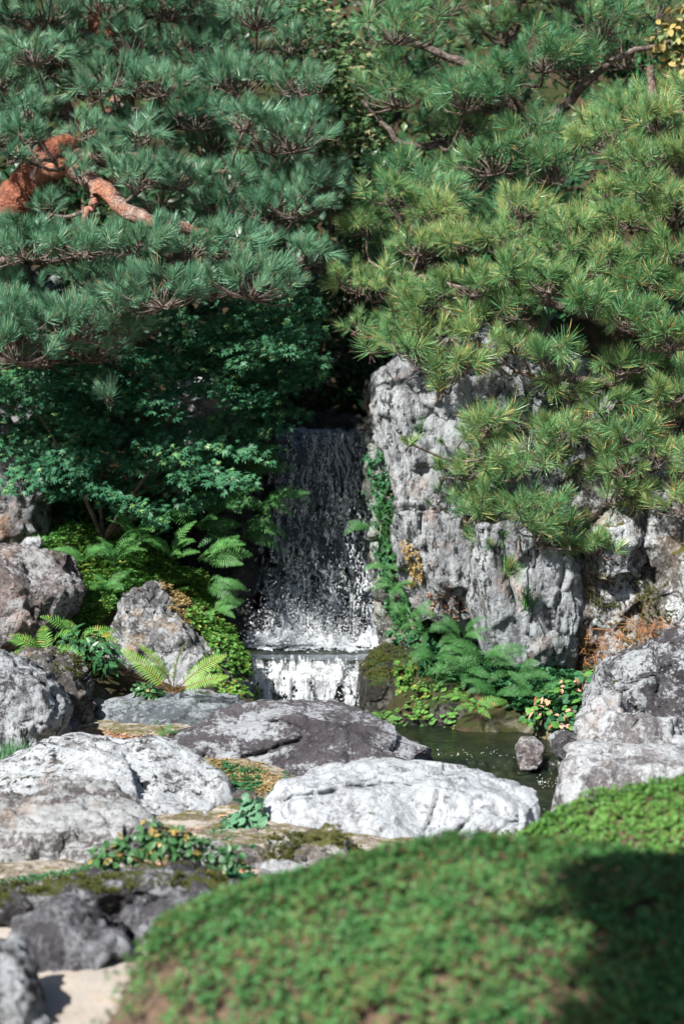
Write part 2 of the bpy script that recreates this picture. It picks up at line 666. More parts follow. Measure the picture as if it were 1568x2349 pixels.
def ground_z(x, y):
    x = np.asarray(x, float)
    y = np.asarray(y, float)
    sh = x.shape
    x = x.ravel()
    y = y.ravel()
    out = np.empty(x.shape)
    for a in range(0, len(x), 20000):
        d2 = (x[a:a + 20000, None] - CT[None, :, 0]) ** 2 + (y[a:a + 20000, None] - CT[None, :, 1]) ** 2 + 0.012
        w = 1.0 / d2 ** 2
        out[a:a + 20000] = (w * CT[None, :, 2]).sum(1) / w.sum(1)
    return out.reshape(sh)


def gz(x, y):
    return float(ground_z(np.array([x]), np.array([y]))[0])


def hits(px, py, y0=5.5, y1=14.0, n=340):
    """where picture rays meet the ground"""
    px = np.asarray(px, float)
    py = np.asarray(py, float)
    u = (px - PW / 2) / (PH / 2) * TANV
    v = (PH / 2 - py) / (PH / 2) * TANV
    dx, dy, dz = u, CP + v * SP, -SP + v * CP
    Ys = np.linspace(y0, y1, n)
    X = (dx / dy)[:, None] * Ys[None]
    Z = CAMZ + (dz / dy)[:, None] * Ys[None]
    G = ground_fast(X, np.broadcast_to(Ys[None], X.shape))
    below = Z < G
    k = np.argmax(below, 1)
    ok = below.any(1)
    r = np.arange(len(px))
    return np.stack([X[r, k], Ys[k], G[r, k]], 1), ok


def axis(lo, hi, flo, fhi, fine, coarse):
    a = list(np.arange(lo, flo, coarse)) + list(np.arange(flo, fhi, fine)) + list(np.arange(fhi, hi + coarse, coarse))
    return np.array(a)


gx = axis(-40, 40, -2.6, 2.8, 0.03, 1.2)
gy = axis(-20, 50, 5.6, 13.6, 0.035, 1.2)
GX, GY = np.meshgrid(gx, gy)
GZ = ground_z(GX, GY)
GZ0 = GZ.copy()


def ground_fast(x, y):
    i = np.clip(np.searchsorted(gx, x) - 1, 0, len(gx) - 2)
    j = np.clip(np.searchsorted(gy, y) - 1, 0, len(gy) - 2)
    a = np.clip((x - gx[i]) / (gx[i + 1] - gx[i]), 0, 1)
    b = np.clip((y - gy[j]) / (gy[j + 1] - gy[j]), 0, 1)
    return (GZ0[j, i] * (1 - a) + GZ0[j, i + 1] * a) * (1 - b) + (GZ0[j + 1, i] * (1 - a) + GZ0[j + 1, i + 1] * a) * b


Pn = np.stack([GX.ravel(), GY.ravel(), np.zeros(GX.size)], 1)
GZ = GZ + (fbm(Pn * 1.7, 4) * 0.022 + fbm(Pn * 9, 3) * 0.006).reshape(GZ.shape)
GZ = np.where(GY > 22, GZ + (GY - 22) * 0.25, GZ)
nx, ny = len(gx), len(gy)
ii = np.arange(nx * ny).reshape(ny, nx)
Fq = np.stack([ii[:-1, :-1].ravel(), ii[:-1, 1:].ravel(), ii[1:, 1:].ravel(), ii[1:, :-1].ravel()], 1)


def ground_mat():
    t = NT('garden_ground')
    v = t.coord((1, 1, 1))
    geo = t.n('NewGeometry')
    sx = t.n('SeparateXYZ')
    t.l(geo.outputs['Position'], sx.inputs[0])
    grain = t.noise(v, 160, 4, 0.7)
    mid = t.noise(v, 7, 6, 0.6)
    sand = t.mix(t.ramp(grain, [(0.3, 0), (0.7, 1)]), (0.29, 0.255, 0.215), (0.47, 0.425, 0.37))
    sand = t.mix(t.math('MULTIPLY', t.ramp(mid, [(0.5, 0), (0.7, 1)]), 0.35), sand, (0.42, 0.31, 0.21))
    # moss and litter on the soil behind the sand strip
    soil = t.mix(t.ramp(t.noise(v, 14, 6, 0.65), [(0.38, 0), (0.62, 1)]), (0.028, 0.020, 0.013), (0.075, 0.052, 0.03))  # near-black base puts the deep shade between the pines into the colour
    soil = t.mix(t.ramp(t.noise(v, 5.5, 7, 0.65), [(0.47, 0), (0.55, 1)]), soil, (0.03, 0.035, 0.012))
    edge = t.math('ADD', sx.outputs[1], t.math('MULTIPLY', t.math('SUBTRACT', mid, 0.5), 0.8))
    fac = t.ramp(t.math('MULTIPLY', edge, 0.05), [(0.517, 0), (0.530, 1)])
    moss = t.mix(t.noise(v, 30, 5, 0.6), (0.05, 0.05, 0.018), (0.16, 0.145, 0.05))
    mm = t.math('MULTIPLY', t.ramp(t.noise(v, 4.5, 8, 0.68, 0.4), [(0.40, 0), (0.50, 1)]), t.ramp(t.math('MULTIPLY', edge, 0.05), [(0.365, 0), (0.385, 1)]))
    brk = t.ramp(t.math('ADD', t.math('MULTIPLY', t.noise(v, 22, 7, 0.75), 0.7), t.math('MULTIPLY', mid, 0.3)), [(0.46, 0), (0.54, 1)])
    gravel = t.mix(t.ramp(t.noise(v, 90, 4, 0.7), [(0.42, 0), (0.58, 1)]), (0.06, 0.048, 0.036), (0.26, 0.21, 0.17))
    sand = t.mix(t.math('MULTIPLY', t.ramp(t.math('MULTIPLY', edge, 0.05), [(0.365, 0), (0.385, 1)]), t.ramp(t.noise(v, 9, 6, 0.7), [(0.45, 0), (0.55, 1)])), sand, gravel)
    c = t.mix(t.math('MULTIPLY', mm, brk), sand, moss)
    c = t.mix(fac, c, soil)
    h = t.math('ADD', grain, t.math('MULTIPLY', mid, 1.5))
    b = t.bsdf(Base_Color=c, Roughness=0.95, Normal=t.bump(h, 0.6, 0.01))
    b.inputs['Specular IOR Level'].default_value = 0.1
    return t.done(b.outputs[0])


ground = place('ground', mesh_from('ground', np.stack([GX.ravel(), GY.ravel(), GZ.ravel()], 1), Fq, [ground_mat()], smooth=True))
tag(ground, 'pale sand and mossy garden ground rising to a wooded slope', 'ground', kind='structure')

# ------------------------------------------------------------------ rocks
ROCKS = {}


def hull_lump(bm_all, o, Y, f=0.15, b=0.3, s=0.8, lean=0.0, drop=0.05, jit=0.012, sb=0.8, rnd=None, top=None):
    cx_ = sum(q[0] for q in o) / len(o)
    cy_ = sum(q[1] for q in o) / len(o)
    pts = [at(cx_ + (x - cx_) * 1.05, cy_ + (y - cy_) * 1.05, Y) for x, y in o]
    zs = [p.z for p in pts]
    z0, z1 = min(zs), max(zs)
    P = []
    for p in pts:
        k = Y + lean * (p.z - z0)
        P.append(p * 1.0 + Vector((0, k - Y, 0)) if abs(lean) < 1e-6 else Vector((p.x * k / Y, k, CAMZ + (p.z - CAMZ) * k / Y)))
    for p in P:
        if p.z < z0 + 0.22 * (z1 - z0):
            p.z -= drop
    c = sum(P, Vector()) / len(P)
    pts3 = []
    J = lambda: Vector((rnd.uniform(-jit, jit), rnd.uniform(-jit, jit), rnd.uniform(-jit, jit)))
    for p in P:
        pts3.append(p)
        d = p - c
        pts3.append(c + Vector((d.x * s, d.y, d.z * (s if d.z > 0 else 1.0))) + Vector((0, -f * rnd.uniform(0.8, 1.1), 0)) + J())
        q = c + Vector((d.x * sb, d.y, d.z * sb)) + Vector((0, b * rnd.uniform(0.8, 1.1), 0)) + J()
        pts3.append(q)
        if p.z < c.z:
            pts3.append(Vector((q.x, q.y, min(q.z, z0 - drop))))
    bm = bmesh.new()
    vs = [bm.verts.new(p) for p in pts3]
    r = bmesh.ops.convex_hull(bm, input=vs)
    dead = [g for g in r['geom_interior'] + r['geom_unused'] if isinstance(g, bmesh.types.BMVert)]
    bmesh.ops.delete(bm, geom=list(set(dead)), context='VERTS')
    tmp = bpy.data.meshes.new('tmp')
    bm.to_mesh(tmp)
    bm.free()
    bm_all.from_mesh(tmp)
    bpy.data.meshes.remove(tmp)


def make_rock(name, label, lumps, mat, vox=0.012, amp=1.0, cuts=14, strata=None, seed=1, cat='rock', smooth_it=2, parent=None, crease=1.0, aniso=(1, 1, 1), cracks=(), big=1.0, facet=1.0):
    rnd = random.Random(seed)
    bm = bmesh.new()
    for L in lumps:
        hull_lump(bm, rnd=rnd, **L)
    me = bpy.data.meshes.new(name)
    bm.to_mesh(me)
    bm.free()
    ob = bpy.data.objects.new('tmp_rock', me)
    COL.objects.link(ob)
    md = ob.modifiers.new('r', 'REMESH')
    md.mode = 'VOXEL'
    md.voxel_size = vox
    sm = ob.modifiers.new('s', 'SMOOTH')
    sm.iterations = smooth_it
    sm.factor = 0.5
    dg = bpy.context.evaluated_depsgraph_get()
    me2 = bpy.data.meshes.new_from_object(ob.evaluated_get(dg))
    bpy.data.objects.remove(ob)
    co = get_co(me2)
    c = co.mean(0)
    ext = co.max(0) - co.min(0)
    size = float(np.median(ext))
    r = np.random.default_rng(seed)
    # chiselled planes
    for k in range(cuts):
        n = r.normal(size=3)
        n[1] = -abs(n[1])
        n /= np.linalg.norm(n)
        d = (co - c) @ n
        lim = d.max() - size * r.uniform(0.02, 0.095)
        over = np.maximum(d - lim, 0)
        co -= over[:, None] * n[None] * 0.9
    me2.vertices.foreach_set('co', co.astype(np.float32).ravel())
    me2.update()
    no = get_no(me2)
    # fracture facets at two sizes: every cell is a slightly tilted plate
    for cell, tilt, step in ((0.34, 0.16, 0.012), (0.12, 0.18, 0.0045)):
        nc = int(min(900, max(20, 6 * (ext[0] * ext[2] + ext[0] * ext[1] + ext[1] * ext[2]) / (cell * max(size, 0.25)) ** 2 * 0.35)))
        cp = co[r.choice(len(co), nc)]
        best = np.full(len(co), 1e9)
        bi = np.zeros(len(co), int)
        warp = co + 0.10 * cell * size * np.stack([noise(co * 6 / size ** 0.5 + 3), noise(co * 6 / size ** 0.5 + 9), noise(co * 6 / size ** 0.5 + 15)], 1)
        for q in range(nc):
            d2 = ((warp - cp[q]) ** 2).sum(1)
            kq = d2 < best
            best[kq] = d2[kq]
            bi[kq] = q
        tn = r.normal(size=(nc, 3)) * tilt
        off = r.normal(size=nc) * step * size
        dd = ((co - cp[bi]) * tn[bi]).sum(1) + off[bi]
        co += no * (np.clip(dd, -0.05, 0.03) * amp * facet)[:, None]
    s0 = r.uniform(-50, 50, 3)
    iso = co
    co = co * np.array(aniso, float)
    disp = fbm(co * (1.1 / size ** 0.5) * 2.2 + s0, 3) * 0.045 * size * big
    disp += fbm(co * 9 + s0, 4, 0.6) * 0.006
    disp -= crease * np.clip(ridged(co * np.array([4.2, 4.2, 4.2]) + s0 + 5, 2) - 1.12, 0, 1) * 0.055
    disp += -np.abs(noise(co * 17 + s0)) * 0.005
    co = iso
    if strata is not None:
        ax, freq, sa = strata
        ax = np.array(ax, float)
        ax /= np.linalg.norm(ax)
        tt = co @ ax * freq + fbm(co * 2.2 + s0, 3) * 0.9
        ph = tt - np.floor(tt)
        hsh = np.sin(np.floor(tt) * 12.9898) * 43758.5453
        hsh = hsh - np.floor(hsh)
        disp += sa * (hsh - 0.5 + (ph - 0.5) * 0.9)
        disp += sa * 0.6 * noise(np.stack([tt * 3.1, co[:, 0] * 3, co[:, 2] * 3], 1))
    co += no * (disp * amp)[:, None]
    if cracks:
        vdir = co - np.array([0, 0, CAMZ])
        vdir /= np.linalg.norm(vdir, axis=1)[:, None]
        front = (no * vdir).sum(1) < 0.1
        q = proj(co)[:, :2]
        q = q + np.stack([noise(co * 14 + 3), noise(co * 14 + 40)], 1) * 7
        for poly, wd, dp in cracks:
            best = np.full(len(co), 1e9)
            for (x1, y1), (x2, y2) in zip(poly[:-1], poly[1:]):
                ex, ey = x2 - x1, y2 - y1
                tt = np.clip(((q[:, 0] - x1) * ex + (q[:, 1] - y1) * ey) / (ex * ex + ey * ey), 0, 1)
                best = np.minimum(best, np.hypot(q[:, 0] - x1 - tt * ex, q[:, 1] - y1 - tt * ey))
            co += vdir * (np.exp(-(best / wd) ** 2) * dp * front)[:, None]
    me2.vertices.foreach_set('co', co.astype(np.float32).ravel())
    me2.polygons.foreach_set('use_smooth', np.ones(len(me2.polygons), bool))
    me2.update()
    me2.materials.clear()
    me2.materials.append(mat)
    o = place(name, me2, (c[0], c[1], co[:, 2].min()), parent)
    if parent is None:
        tag(o, label, cat)
    o.name = name
    ROCKS[label] = o
    return o


WHITE = (0.62, 0.63, 0.62)
R_slab = rock_mat('rock_white_slab', (0.25, 0.23, 0.23), (0.50, 0.50, 0.50), (0.72, 0.735, 0.74), 0.90, 3.5, (1, 1, 0.6), (0, 0.4, 0), 0.45, 0.08, crack=0.8, sharp=0.09, black=0.45)
R_speck = rock_mat('rock_white_speckled', (0.12, 0.11, 0.105), (0.34, 0.32, 0.31), (0.74, 0.75, 0.745), 0.80, 4.5, (0.8, 1, 1), (0, 0, 0), 0.7, 0.10, (0.05, 0.05, 0.02), (0.20, 0.14, 0.11), 0.15, crack=0.35, sharp=0.05, black=0.95)
R_layer = rock_mat('rock_layered', (0.15, 0.13, 0.12), (0.36, 0.32, 0.30), (0.66, 0.655, 0.63), 0.52, 5.0, (0.4, 1, 2.6), (0, 0.2, 0), 0.6, 0.05, stain=(0.28, 0.21, 0.165), stain_amt=0.3, crack=0.6, black=0.6)
R_purple = rock_mat('rock_purple_grey', (0.105, 0.09, 0.095), (0.19, 0.168, 0.175), (0.58, 0.585, 0.59), 0.42, 6.5, (0.6, 1, 1.6), (0, -0.35, 0), 0.3, 0.0, crack=0.5, sharp=0.06, black=0.2)
R_blue = rock_mat('rock_blue_grey', (0.15, 0.17, 0.18), (0.28, 0.30, 0.31), (0.45, 0.48, 0.49), 0.50, 5, (0.7, 1, 1.6), (0, 0.1, 0), 0.5, 0.12, stain=(0.42, 0.30, 0.22), stain_amt=0.2, black=0.3)
R_tall = rock_mat('rock_grey_upright', (0.085, 0.08, 0.085), (0.26, 0.25, 0.25), (0.60, 0.61, 0.61), 0.60, 6, (1.6, 1, 0.7), (0, 0.3, 0), 0.7, 0.0, sharp=0.07, black=0.8)
R_pink = rock_mat('rock_pinkish', (0.19, 0.15, 0.14), (0.38, 0.31, 0.285), (0.56, 0.54, 0.52), 0.55, 7, (1, 1, 1), (0, 0, 0), 0.8, 0.10, (0.05, 0.055, 0.02), (0.44, 0.31, 0.25), 0.25, black=0.6)
R_brown = rock_mat('rock_brown_grey', (0.12, 0.105, 0.095), (0.29, 0.25, 0.225), (0.45, 0.42, 0.39), 0.42, 6, (0.7, 1, 1.5), (0, 0, 0), 0.8, 0.22, (0.05, 0.05, 0.018), (0.33, 0.24, 0.16), 0.4, black=0.6)
R_olive = rock_mat('rock_olive_moss', (0.24, 0.20, 0.17), (0.46, 0.41, 0.36), (0.62, 0.59, 0.55), 0.5, 6, (1, 1, 1), (0, 0, 0), 0.7, 0.46, (0.09, 0.09, 0.03), black=0.6)
R_mossy = rock_mat('rock_grey_mossy', (0.17, 0.16, 0.155), (0.36, 0.34, 0.335), (0.60, 0.60, 0.585), 0.52, 7, (1, 1, 1), (0, 0.7, 0), 0.8, 0.22, (0.055, 0.06, 0.018), (0.30, 0.20, 0.11), 0.25, black=0.6)
R_dark = rock_mat('rock_dark_shade', (0.055, 0.05, 0.05), (0.14, 0.13, 0.135), (0.42, 0.42, 0.42), 0.42, 6, (0.8, 1, 1.2), (0, 0, 0), 0.6, 0.36, (0.055, 0.06, 0.015), black=0.5)  # shade of the front face is put into these dark tones
R_fore = rock_mat('rock_dark_grey', (0.08, 0.072, 0.078), (0.20, 0.185, 0.195), (0.42, 0.42, 0.43), 0.40, 4, (1.8, 1, 0.7), (0, 0.3, 0), 0.5, 0.0, black=0.5, sharp=0.12)
R_cliff = rock_mat('rock_cliff_pale', (0.28, 0.27, 0.28), (0.47, 0.465, 0.47), (0.60, 0.62, 0.605), 0.60, 5.5, (1.5, 1, 0.55), (0, 0.25, 0), 0.6, 0.16, (0.07, 0.08, 0.03), (0.40, 0.30, 0.25), 0.12, crack=0.6, sharp=0.09, black=0.75)
R_cliff_moss = rock_mat('rock_cliff_mossy', (0.10, 0.10, 0.08), (0.27, 0.27, 0.23), (0.50, 0.54, 0.46), 0.50, 6, (1.3, 1, 0.7), (0, 0, 0), 0.8, 0.42, (0.06, 0.09, 0.025), (0.36, 0.22, 0.15), 0.3, black=0.7)
R_cliff_brown = rock_mat('rock_cliff_stained', (0.17, 0.145, 0.12), (0.42, 0.38, 0.335), (0.78, 0.79, 0.77), 0.58, 6, (1.2, 1, 0.7), (0, 0, 0), 0.8, 0.40, (0.085, 0.08, 0.02), (0.22, 0.145, 0.08), 0.3, black=0.8)
R_right = rock_mat('rock_speckled_right', (0.10, 0.09, 0.095), (0.24, 0.225, 0.225), (0.60, 0.61, 0.605), 0.52, 8, (1, 1, 1), (0, 0, 0), 0.8, 0.08, (0.05, 0.055, 0.02), black=0.7)
R_rwhite = rock_mat('rock_white_right', (0.22, 0.19, 0.18), (0.46, 0.43, 0.42), (0.70, 0.70, 0.69), 0.70, 4, (1, 1, 0.8), (0, 0, 0), 0.5, 0.03, stain=(0.26, 0.195, 0.155), stain_amt=0.25, black=0.5, sharp=0.08)
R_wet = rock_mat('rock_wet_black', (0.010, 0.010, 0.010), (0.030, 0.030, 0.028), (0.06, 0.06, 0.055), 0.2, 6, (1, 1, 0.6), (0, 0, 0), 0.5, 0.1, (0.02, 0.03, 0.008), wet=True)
R_wetmoss = rock_mat('rock_wet_mossy', (0.018, 0.017, 0.013), (0.06, 0.055, 0.04), (0.16, 0.15, 0.12), 0.35, 7, (1, 1, 0.8), (0, 0, 0), 0.6, 0.40, (0.035, 0.055, 0.012), (0.26, 0.17, 0.05), 0.25, wet=True)
R_back = rock_mat('rock_grey_back', (0.10, 0.09, 0.09), (0.25, 0.235, 0.235), (0.45, 0.45, 0.45), 0.5, 5, (1.3, 1, 0.7), (0, 0, 0), 0.7, 0.12, stain=(0.30, 0.17, 0.10), stain_amt=0.25, black=0.7)  # grey of the back rocks around the maple

# back walls of the gorge
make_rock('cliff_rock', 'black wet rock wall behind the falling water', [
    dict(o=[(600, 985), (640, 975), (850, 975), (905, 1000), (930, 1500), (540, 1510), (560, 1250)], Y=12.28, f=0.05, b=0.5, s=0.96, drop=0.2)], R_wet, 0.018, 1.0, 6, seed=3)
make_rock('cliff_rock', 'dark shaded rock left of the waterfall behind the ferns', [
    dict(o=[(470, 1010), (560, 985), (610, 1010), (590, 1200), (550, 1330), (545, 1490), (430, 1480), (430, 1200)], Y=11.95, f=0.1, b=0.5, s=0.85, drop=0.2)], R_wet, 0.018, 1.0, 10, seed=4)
make_rock('cliff_rock', 'grey rock face behind the maple at the left edge under the pine', [
    dict(o=[(-160, 560), (60, 600), (130, 660), (125, 780), (90, 900), (60, 1000), (-160, 1000)], Y=12.35, f=0.12, b=0.5, s=0.85, drop=0.1)], R_back, 0.016, 1.1, 16, seed=5)
make_rock('cliff_rock', 'dark grey rock below the maple at the left edge', [
    dict(o=[(-160, 960), (40, 950), (120, 1060), (110, 1160), (70, 1220), (-160, 1240)], Y=12.05, f=0.12, b=0.4, s=0.85, drop=0.1)], R_back, 0.016, 1.1, 14, seed=6)
make_rock('cliff_rock', 'pale rock glimpsed through the maple leaves left of the waterfall', [
    dict(o=[(400, 890), (490, 870), (560, 960), (540, 1080), (430, 1080), (390, 1000)], Y=12.15, f=0.1, b=0.5, s=0.8, drop=0.3)], R_slab, 0.016, 1.1, 12, seed=7)
make_rock('cliff_rock', 'tall pale lichen covered cliff right of the waterfall', [
    dict(o=[(862, 950), (875, 870), (930, 800), (1010, 755), (1180, 745), (1270, 790), (1310, 1000), (1270, 1320), (1140, 1490), (1000, 1470), (945, 1250), (895, 1090)], Y=11.3, f=0.22, b=0.7, s=0.86, lean=0.12, drop=0.0),
    dict(o=[(1150, 760), (1300, 780), (1450, 880), (1500, 1150), (1300, 1200), (1180, 1150)], Y=11.35, f=0.12, b=0.6, s=0.85, lean=0.12, drop=0.0)],
    R_cliff, 0.013, 1.05, 26, strata=((0.93, 0.1, 0.35), 13, 0.008), seed=8, facet=0.55, aniso=(1.7, 1.7, 0.45), cracks=[([(900, 1165), (990, 1168), (1080, 1176), (1130, 1178)], 4, 0.03), ([(960, 985), (985, 1005), (990, 1030)], 7, 0.05), ([(880, 900), (900, 1010), (935, 1090), (940, 1170)], 5, 0.035), ([(960, 1180), (975, 1260), (1030, 1330), (1060, 1400)], 5, 0.04), ([(1010, 880), (1020, 960), (1015, 1050)], 4, 0.025), ([(1080, 860), (1090, 950), (1120, 1010)], 5, 0.03), ([(1040, 1190), (1050, 1270), (1090, 1330)], 4, 0.03), ([(930, 870), (950, 950), (945, 1040)], 4, 0.02), ([(1100, 780), (1140, 850), (1190, 900)], 6, 0.04), ([(1000, 800), (1040, 850), (1100, 860)], 5, 0.03)])
make_rock('cliff_rock', 'narrow mossy rock edge between the waterfall and the pale cliff', [
    dict(o=[(846, 930), (858, 880), (885, 850), (900, 1000), (940, 1200), (1010, 1390), (1010, 1500), (900, 1490), (880, 1400), (872, 1250), (850, 1090)], Y=11.62, f=0.14, b=0.6, s=0.85, drop=0.15)], R_cliff_moss, 0.014, 1.1, 10, strata=((0.9, 0, 0.4), 12, 0.010), seed=9)
make_rock('cliff_rock', 'blunt pale grey pillar rock above the fern bank', [
    dict(o=[(1095, 1180), (1300, 1160), (1330, 1350), (1315, 1470), (1275, 1535), (1205, 1510), (1130, 1460), (1075, 1400)], Y=11.02, f=0.12, b=0.5, s=0.84, drop=0.08)], R_cliff, 0.013, 1.1, 16, strata=((0.9, 0.1, 0.2), 12, 0.007), seed=10, facet=0.5, aniso=(1.7, 1.7, 0.45), cracks=[([(1150, 1220), (1160, 1320), (1190, 1400)], 5, 0.04), ([(1235, 1230), (1225, 1330), (1215, 1450)], 4, 0.04), ([(1285, 1200), (1290, 1330), (1270, 1420)], 5, 0.04)])
make_rock('cliff_rock', 'pale and brown mossy rock face at the right edge', [
    dict(o=[(1280, 1080), (1420, 1060), (1720, 1050), (1740, 1500), (1500, 1520), (1310, 1550), (1290, 1350)], Y=11.12, f=0.1, b=0.5, s=0.93, drop=0.1),
    dict(o=[(1330, 1200), (1440, 1190), (1460, 1310), (1360, 1340)], Y=11.0, f=0.09, b=0.2, s=0.7, drop=0.0),
    dict(o=[(1470, 1340), (1560, 1330), (1570, 1430), (1480, 1440)], Y=11.0, f=0.07, b=0.2, s=0.7, drop=0.0),
    dict(o=[(1535, 1270), (1700, 1230), (1700, 1500), (1540, 1490)], Y=10.95, f=0.08, b=0.2, s=0.8, drop=0.0)], R_cliff_brown, 0.014, 1.3, 18, seed=11, facet=0.7, aniso=(1.4, 1.4, 0.6), cracks=[([(1400, 1150), (1330, 1230), (1340, 1330), (1400, 1350)], 6, 0.05), ([(1480, 1150), (1470, 1260), (1500, 1330), (1520, 1450)], 6, 0.05)])

# left side boulders
make_rock('boulder', 'pinkish brown boulder with a white lichen spot at the left edge', [
    dict(o=[(-120, 1300), (-40, 1262), (60, 1268), (150, 1295), (185, 1330), (190, 1360), (150, 1405), (60, 1440), (0, 1475), (-120, 1500)], Y=11.0, f=0.2, b=0.35, s=0.75, lean=0.25, drop=0.02)], R_pink, 0.012, 0.9, 14, seed=12)
make_rock('boulder', 'peaked grey mossy boulder in the fern bank left of the cascade', [
    dict(o=[(240, 1450), (265, 1390), (330, 1350), (365, 1342), (415, 1385), (445, 1420), (500, 1470), (560, 1540), (610, 1600), (560, 1640), (420, 1640), (300, 1620), (225, 1590), (215, 1540)], Y=10.95, f=0.16, b=0.35, s=0.75, lean=0.35, drop=0.08)], R_mossy, 0.011, 1.15, 20, strata=((0.5, 0.2, 0.85), 13, 0.007), seed=13)
make_rock('boulder', 'wet black mossy rock sloping down beside the lower cascade', [
    dict(o=[(470, 1520), (520, 1505), (550, 1560), (595, 1625), (570, 1660), (480, 1650), (450, 1590)], Y=10.82, f=0.1, b=0.35, s=0.75, lean=0.4, drop=0.1)], R_wetmoss, 0.012, 1.1, 10, seed=14)
make_rock('boulder', 'flat topped blue grey boulder below the bright green fern', [
    dict(o=[(232, 1640), (262, 1610), (330, 1600), (480, 1600), (570, 1612), (560, 1640), (490, 1685), (400, 1695), (290, 1690)], Y=10.3, f=0.14, b=0.25, s=0.8, lean=0.7, drop=0.05)], R_blue, 0.011, 0.75, 12, strata=((0.1, 0.1, 1), 14, 0.004), seed=15)
make_rock('boulder', 'brown grey blocky rock behind the tall left stone', [
    dict(o=[(30, 1515), (90, 1500), (190, 1525), (208, 1560), (210, 1640), (180, 1660), (60, 1660)], Y=10.3, f=0.12, b=0.25, s=0.8, lean=0.35, drop=0.06)], R_brown, 0.011, 1.0, 14, strata=((0.15, 0.1, 1), 20, 0.006), seed=16)
make_rock('boulder', 'tall upright grey streaked stone at the left edge', [
    dict(o=[(-60, 1520), (10, 1507), (70, 1530), (120, 1555), (148, 1620), (158, 1690), (140, 1712), (60, 1735), (-60, 1740)], Y=9.85, f=0.16, b=0.25, s=0.75, lean=0.2, drop=0.06)], R_tall, 0.011, 0.95, 16, strata=((0.8, 0.1, 0.55), 17, 0.006), seed=17)
make_rock('boulder', 'long low purple grey boulder in front of the lower cascade', [
    dict(o=[(345, 1720), (420, 1680), (500, 1645), (590, 1618), (660, 1610), (760, 1622), (870, 1660), (950, 1700), (1000, 1735), (1010, 1760), (930, 1775), (700, 1785), (480, 1770)], Y=9.75, f=0.22, b=0.3, s=0.8, lean=0.55, drop=0.04, jit=0.004)], R_purple, 0.011, 0.55, 8, strata=((-0.35, 0.1, 0.95), 7, 0.005), seed=18, crease=0.5, cracks=[([(555, 1738), (600, 1728), (650, 1712), (690, 1695), (697, 1678), (670, 1665), (610, 1655), (540, 1660)], 5, 0.03), ([(760, 1640), (800, 1655), (830, 1668)], 4, 0.02)])
make_rock('boulder', 'large white and black speckled boulder on the left', [
    dict(o=[(-80, 1800), (30, 1762), (95, 1722), (240, 1715), (380, 1722), (450, 1755), (500, 1800), (520, 1860), (515, 1970), (420, 2030), (200, 2030), (-80, 1990)], Y=8.6, f=0.26, b=0.35, s=0.78, lean=0.9, drop=0.04)], R_speck, 0.011, 0.7, 12, seed=19)
make_rock('boulder', 'layered grey and cream boulder at the lower left edge', [
    dict(o=[(-80, 1870), (50, 1845), (120, 1820), (250, 1832), (320, 1870), (385, 1945), (400, 2020), (220, 2085), (-80, 2110)], Y=8.0, f=0.2, b=0.3, s=0.8, lean=0.6, drop=0.04)], R_layer, 0.011, 0.8, 10, strata=((0.12, 0.1, 1), 14, 0.017), seed=20)
make_rock('boulder', 'big white slab boulder in the middle foreground', [
    dict(o=[(608, 1910), (616, 1850), (660, 1795), (790, 1768), (960, 1765), (1060, 1778), (1150, 1808), (1230, 1826), (1242, 1905), (1232, 1970), (1120, 2015), (860, 2030), (640, 1990)], Y=8.35, f=0.2, b=0.3, s=0.86, lean=0.85, drop=0.05, jit=0.004)], R_slab, 0.010, 0.62, 9, strata=((0.75, 0.2, 0.6), 7, 0.008), seed=21, crease=1.0, big=0.6, cracks=[([(640, 1838), (720, 1822), (800, 1808), (880, 1800), (960, 1806)], 6, 0.035), ([(1005, 1820), (985, 1880), (955, 1960), (945, 1990)], 4, 0.03), ([(1060, 1900), (1035, 1930), (1010, 1990)], 6, 0.04), ([(1085, 1835), (1080, 1880), (1060, 1900)], 4, 0.02), ([(1190, 1840), (1185, 1900), (1170, 1960)], 5, 0.025), ([(880, 1900), (850, 1950), (830, 1990)], 3, 0.02), ([(1110, 1930), (1160, 1890), (1200, 1880)], 4, 0.02)])
make_rock('boulder', 'low pale rock with olive moss against the white slab', [
    dict(o=[(600, 1975), (612, 1935), (660, 1918), (790, 1920), (840, 1960), (825, 2010), (700, 2030), (615, 2020)], Y=7.95, f=0.1, b=0.15, s=0.8, lean=0.5, drop=0.03)], R_olive, 0.010, 1.0, 8, seed=22)
make_rock('boulder', 'flat white stone at the left end of the clipped shrub', [
    dict(o=[(535, 2020), (560, 2000), (650, 1985), (740, 1998), (730, 2030), (600, 2055), (540, 2050)], Y=7.75, f=0.08, b=0.15, s=0.85, lean=1.0, drop=0.04)], R_rwhite, 0.010, 0.7, 8, seed=23)
make_rock('boulder', 'dark foreground rock with a moss covered top edge', [
    dict(o=[(-80, 2085), (60, 2060), (200, 2040), (330, 2028), (450, 2028), (535, 2038), (545, 2070), (480, 2110), (300, 2160), (-80, 2220)], Y=7.25, f=0.02, b=0.3, s=0.92, lean=-0.25, drop=0.0)], R_dark, 0.011, 1.0, 10, strata=((0.1, 0, 1), 9, 0.008), seed=24)
make_rock('boulder', 'ridged dark grey boulder on the sand at the lower left', [
    dict(o=[(-10, 2200), (30, 2135), (120, 2075), (180, 2080), (250, 2108), (285, 2150), (298, 2215), (235, 2275), (120, 2310), (50, 2280)], Y=6.75, f=0.16, b=0.2, s=0.72, lean=0.4, drop=0.03)], R_fore, 0.010, 0.9, 14, strata=((0.85, 0.2, 0.5), 14, 0.009), seed=25, aniso=(1.6, 1.2, 0.6))
